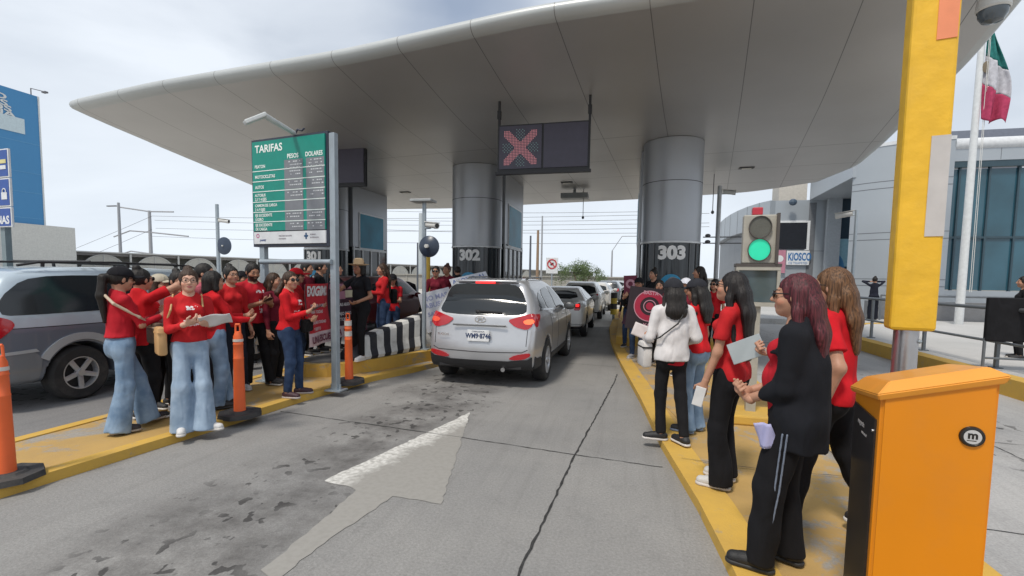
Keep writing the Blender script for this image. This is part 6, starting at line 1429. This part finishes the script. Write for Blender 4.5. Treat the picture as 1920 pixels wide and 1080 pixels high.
# ---- banner and posters
def banner():
    t=empty('protest_banner',B0,0,'red and dark protest banner with white lettering, held by the group beside the price board','banner')
    d=(B1-B0); d.z=0; L=d.length; X=d.normalized(); N_=Vector((X.y,-X.x,0)); z0,z1=.30,1.27
    def bend(o):
        for v in o.data.vertices:
            x,y,z=v.co; v.co=X*x+Vector((0,0,1))*(y-.12*x*0)+N_*(z+.05*math.sin(x*4.1+.5)+.03*math.sin(x*9+y*3)+.02*math.sin(y*5))
    def grid(name,x0,x1,y0,y1,off,m,th=.004):
        bm=bmesh.new(); nx,ny=max(2,int((x1-x0)/.06)),max(2,int((y1-y0)/.06)); R=[[bm.verts.new((x0+(x1-x0)*i/nx,y0+(y1-y0)*j/ny,off)) for j in range(ny+1)] for i in range(nx+1)]
        for i in range(nx):
            for j in range(ny): bm.faces.new((R[i][j],R[i+1][j],R[i+1][j+1],R[i][j+1])).smooth=True
        me=bpy.data.meshes.new(name); bm.to_mesh(me); bm.free(); me.materials.append(m); o=bpy.data.objects.new(name,me); S.collection.objects.link(o); o.parent=t; bend(o); return o
    grid('red_panel',0,L*.42,z0+.20,z1-.02,0,mat('banner red',(.50,.02,.035),.6)); grid('dark_panel',L*.42,L,z0+.20,z1+.0,0,mat('banner dark',(.035,.012,.028),.6)); grid('white_strip',-.02,L,z0+.0,z0+.20,0,mat('banner pale',(.62,.50,.54),.6))
    grid('back_cloth',0,L,z0,z1-.03,-.02,mat('banner back',(.3,.3,.3),.7))
    def T(s,x,y,h,m,b_=.03,sx=.8,al='LEFT'):
        o=text('lettering',s,h,m,Matrix.Identity(4),t,al,bold=b_*h,ext=0,sx=sx); bm=bmesh.new(); bm.from_mesh(o.data); bmesh.ops.subdivide_edges(bm,edges=[e for e in bm.edges if e.calc_length()>.06],cuts=2); bm.to_mesh(o.data); bm.free()
        for v in o.data.vertices: v.co=Vector((v.co.x+x,v.co.y+y,.012))
        bend(o)
    w=mat('banner lettering',(.66,.64,.66),.6); pk=mat('banner pink',(.42,.20,.28),.6); dk=mat('strip lettering',(.16,.03,.07),.6)
    T('EXIGIMOS',.02,z1-.20,.20,w,.05,.72)
    for y,s in ((z1-.38,'JUSTICIA LABORAL'),(z1-.48,'PARA TODAS'),(z1-.64,'SALARIO DIGNO'),(z1-.74,'Y RESPETO')): T(s,.12,y,.065,w,.02,.85)
    T('UNA ESCUELA NUEVA Y PROCURACION',.03,z0+.045,.15,dk,.03,.80)
    for y,s in ((z1-.42,'NO MAS ABUSOS'),(z1-.58,'TRABAJO DIGNO'),(z1-.68,'PARA TODOS')): T(s,L*.50,y,.075,w,.03,.9)
    grid('pink_heading',L*.44,L*.86,z1-.12,z1-.03,.008,pk); grid('pink_note',L*.52,L*.68,z1-.30,z1-.16,.008,pk); grid('cream_note',L*.68,L*.84,z1-.28,z1-.15,.010,mat('note cream',(.55,.52,.38),.7))
banner()
c=PD(845,9.3,.283); I=Matrix.Identity(4)
from mathutils import Euler
def poster(name,label,px,depth,z,w,h,rot,m=(.62,.64,.70),lines=6,cat='poster',col=(.10,.14,.34),items=()):
    p=PD(px,depth,z); face=math.atan2(-p.x,p.y); M=Matrix.Translation(p)@Matrix.Rotation(face+math.radians(rot[2]),4,'Z')@Matrix.Rotation(math.radians(rot[0]),4,'X')@Matrix.Rotation(math.radians(rot[1]),4,'Y')
    t=bpy.data.objects.new(name,None); S.collection.objects.link(t); t.matrix_world=M; tag(t,label,cat)
    MB().box((0,0,0),(w,.012,h),bev=.003).build('board',mat('poster %.2f %.2f'%(m[0],m[1]),m,.6),t); im=mat('poster ink %.2f'%col[0],col,.6)
    for i,(s,x,z_,sz) in enumerate(items): text('lettering',s,sz,im,frame((x,-.008,z_),(1,0,0),(0,0,1)),t,'CENTER',bold=.003,ext=.001)
    return t
poster('protest_poster','large white hand-lettered poster left of the silver car',822,9.35,1.02,.62,.78,(0,-14,12),items=(('NO MAS',0,.22,.13),('ABUSOS',0,.08,.13),('SALARIO',0,-.08,.11),('JUSTO YA',0,-.24,.10)),col=(.30,.33,.52))
poster('protest_poster','white and blue poster leaning on pillar 302 above the roof of the silver car',884,10.4,1.52,.85,.48,(-35,-16,8),items=(('APOYO AL',0,.08,.16),('SECTOR',0,-.12,.16)),col=(.08,.14,.36))
# ---- right island
P21=G(1252,826,.085); r_,RM,_,_,_=person('woman in a white jacket, black cap and black leggings, seen from behind',P21,18,1.60,RG,hair=('long',HB,.20),cap=(.025,.026,.032),top=('red',(.45,.014,.022),'long',.80),jacket=((.62,.60,.60),.84,0),pants=('slim',BP),rh=(.17,.16,1.0),lh=(-.20,.22,1.02),rf=(.11,-.16,0),lf=(-.07,.02,0),lift=(.0,.0),shoes=((.015,.015,.017),(.55,.52,.5)),seed=21,v=.010,toe=(-20,75),w=.92)
bag('shoulder_bag','white shoulder bag with a thin black strap worn by the woman in the white jacket',RM,(-.24,.10,.88),(.10,.24,.26),mat('bag white',(.60,.58,.56),.5),straps=[[(-.23,.06,1.0),(-.16,-.13,1.08),(.0,-.165,1.22),(.10,-.13,1.38),(.12,-.02,1.43)]],sr=.008,sm=mat('strap black',(.012,.012,.012),.5))
P22=G(1297,808,.085); person('woman in a dark cap, red tee and blue jeans, right of the white jacket',P22,60,1.60,RG,hair=('long',HB,.30),cap=(.03,.03,.036),top=('red tee',(.42,.014,.022),'short',.88),pants=('flare','denim'),shoes=((.02,.02,.022),(.2,.25,.35)),seed=22,v=.011,hp=-6,w=.98,skin='brown')
P23=G(1358,908,.085); r_,RM,_,A_,_=person('woman with long black hair and sunglasses in a red V-neck tee and black trousers',P23,74,1.66,RG,hair=('long',(.009,.007,.007),.50),glasses='dark',hp=10,top=('red',(.54,.012,.020),'short',.84,'v'),pants=('flare',(.010,.010,.012)),rh=(.21,.06,.80),lh=(-.20,.12,.80),lcurl=.9,rcurl=.6,shoes=((.52,.51,.49),(.55,.52,.46)),seed=23,v=.009,hv=.006,rf=(.10,.02,0),lf=(-.10,.0,0),toe=(5,8),skin='tan')
w_=RM.inverted()@A_[-1][2]; held('mobile_phone','white phone held low by the woman with long black hair','phone',(.012,.075,.15),RM,(w_.x-.03,w_.y+.03,w_.z-.11),(12,0,10),m=mat('phone white',(.62,.62,.62),.3))
P24=G(1478,990,.085)+Vector((.20,.06,0)); r_,RM,_,A_,_=person('woman with long light brown hair and red tee holding out a tablet',P24,80,1.68,RG,hair=('long',(.085,.04,.018),.36,False,(.20,.10,.045)),glasses='dark',top=('red',(.54,.012,.020),'short',.84),pants=('straight',(.010,.010,.012)),rh=(.06,.36,1.08),lh=(-.25,-.02,.84),lpole=(-.5,-1,.2),rcurl=1.0,shoes=((.015,.015,.017),(.60,.58,.55)),seed=24,v=.010,hv=.0065,w=1.16,rf=(.10,-.30,0),lf=(-.10,.16,0),skin='tan')
held('tablet','silver tablet held out in front of the woman with light brown hair','tablet',(.010,.24,.15),RM,(.02,.50,1.09),(-26,4,-4),m=mat('tablet silver',(.40,.44,.45),.3,metal=.3)); 
paper('paper_sheet','folded white paper held low behind the woman in the black jacket',RM,(.22,-.02,.68),.13,.18,(70,20,60))
P25=G(1468,1066,.085); r_,RM,_,A_,_=person('woman with burgundy hair and sunglasses in a black jacket and striped black track trousers',P25,84,1.63,RG,hair=('long',(.045,.010,.014),.40,False,(.13,.025,.035)),glasses='dark',top=('red',(.54,.012,.020),'long',.86),jacket=((.011,.012,.016),.72,.115),pants=('straight',(.010,.010,.012)),rh=(.03,.22,.98),lh=(-.05,.21,.95),rcurl=.9,lcurl=.8,shoes=((.014,.014,.015),(.02,.02,.02)),seed=25,v=.009,hv=.006,w=1.10,belly=.035,rf=(.10,-.02,0),lf=(-.10,.10,0),toe=(6,4),skin='tan')
paper('paper_slip','pale lilac slip of paper tucked at the waist of the woman in the black jacket',RM,(-.175,.10,.79),.09,.14,(80,10,75),col=(.42,.42,.66))
q=Field()
for o_ in (0.,.022):
    for z0,z1,y0,y1,x0,x1 in ((.82,.50,-.005,.02,-.195,-.170),(.50,.28,.02,.05,-.170,-.155)): q.rc((x0,y0+o_,z0),(x1,y1+o_,z1),.0055,.0055,.002)
vq('trouser_stripes',q.mesh(.005),mat('stripe grey',(.16,.19,.25),.7),r_)
P26=PD(1287,7.9,.085); person('person in a white cap between the two women in caps on the right island',P26,165,1.62,RG,hair=('long',HB,.2),cap=(.55,.56,.62),top=MAR,pants=('slim',BP),seed=26)
P27=PD(1312,9.3,.283); person('person with long dark hair standing behind the one in the white cap',P27,100,1.66,RG,hair=('long',HB,.3),top=MAR,pants=('slim',BP),seed=27)
P28=PD(1332,9.9,.085)+Vector((.1,0,0)); person('person in sunglasses behind, right of pillar 303',P28,150,1.62,RG,hair=('bob',HB),glasses='dark',top=REDS,pants=('slim',BP),seed=28)
P29=PD(1199,9.6,.085); person('person in a black cap and black clothes holding the red swirl banner',P29,165,1.62,RG,hair=('short',HB),cap=(.012,.012,.015),top=BLKL,pants=('slim','dark'),rh=(.22,.3,1.25),lh=(-.22,.3,1.25),seed=29,shoes=((.3,.3,.32),(.5,.5,.5)))
P30=PD(1238,9.0,.085); person('dark haired person behind the dark red banner, beside the woman in the white jacket',P30,170,1.58,RG,hair=('bob',HB),top=BLKL,pants=('slim',BP),seed=30)
P31=PD(1183,11.2,.085); person('person in black behind the small dark red placard left of pillar 303',P31,170,1.60,RG,hair=('short',HB),top=BLKL,pants=('slim','dark'),seed=31,v=.016)
def rbanner():
    t=poster('protest_banner','dark banner with a big red swirl held left of pillar 303',1213,8.75,1.14,.66,.78,(0,6,6),m=(.02,.012,.018)); rm=mat('swirl red',(.36,.015,.05),.6); wm=mat('swirl pink',(.50,.26,.32),.6)
    for r0,r1,m,y in ((.17,.27,rm,-.009),(.27,.285,wm,-.010),(.10,.115,wm,-.010),(.0,.07,rm,-.009)):
        b=MB(); b.lathe([(max(r0,.001),0),(r1,0),(r1,.003),(max(r0,.001),.003)],Matrix.Translation((.06,y,.06))@Matrix.Rotation(math.pi/2,4,'X'),26); b.build('swirl',m,t)
    for s,z,sz in (('BASTA',.27,.09),('YA',-.33,.10)): text('lettering',s,sz,wm,frame((.05,-.014,z),(1,0,0),(0,0,1)),t,'CENTER',bold=.002,ext=.001)
    t=poster('protest_placard','small dark red placard at the left end of the right-hand group',1183,10.3,1.50,.28,.52,(0,-3,0),m=(.14,.012,.04)); b=MB(); b.lathe([(.05,0),(.10,0),(.10,.003),(.05,.003)],Matrix.Translation((0,-.01,.08))@Matrix.Rotation(math.pi/2,4,'X'),20); b.build('ring',wm,t)
    t=poster('protest_placard','low placard with dark purple curl below the small dark red one',1192,9.7,.95,.36,.5,(0,20,0),m=(.05,.012,.035)); b=MB(); b.lathe([(.08,0),(.11,0),(.11,.003),(.08,.003)],Matrix.Translation((0,-.01,0))@Matrix.Rotation(math.pi/2,4,'X'),20); b.build('ring',wm,t)
rbanner()
p=PD(1212,8.5,.74); paper('paper_sheet','white sheet with red writing held below the swirl banner',Matrix.Translation(p)@Matrix.Rotation(math.atan2(-p.x,p.y),4,'Z'),(0,0,0),.42,.24,(80,20,0),col=(.60,.55,.56))
P38=PD(1262,8.6,.085); person('person in a grey cap and dark top close behind the woman in the white jacket',P38,150,1.63,RG,hair=('long',HB,.25),cap=(.10,.10,.11),top=MAR,pants=('slim',BP),seed=38)
P39=PD(1226,10.4,.283); person('person in black with tied hair just in front of pillar 303',P39,140,1.62,RG,hair=('bun',HB),top=BLKL,pants=('slim',BP),seed=39,v=.016)
# ---- officers
P32=G(1640,596,.255)+Vector((-.6,-1.2,0)); person('police officer in dark uniform with both arms raised, by the curved wall',P32,12,1.66,'police officers by the building',hair=('bun',HB),top=('uniform',(.015,.017,.028),'long',.90),pants=('straight',(.010,.012,.02)),rh=(.10,.20,1.47),lh=(-.10,.20,1.47),rpole=(1,0,.15),lpole=(-1,0,.15),shoes=((.01,.01,.01),(.01,.01,.01)),seed=32)
P33=PD(1573,18.0,.255); person('police officer in dark uniform standing in front of the blue mural',P33,150,1.68,'police officers by the building',male=True,hair=('short',HB),cap=(.012,.014,.02),top=('uniform',(.015,.017,.028),'long',.90),pants=('straight',(.010,.012,.02)),shoes=((.01,.01,.01),(.01,.01,.01)),seed=33)
P34=PD(1917,9.0,.255)+Vector((.25,.3,0)); person('dark haired person mostly hidden behind the black barricade at the right edge',P34,100,1.60,None,hair=('long',HB,.3),top=BLKL,pants=('slim',BP),seed=34)
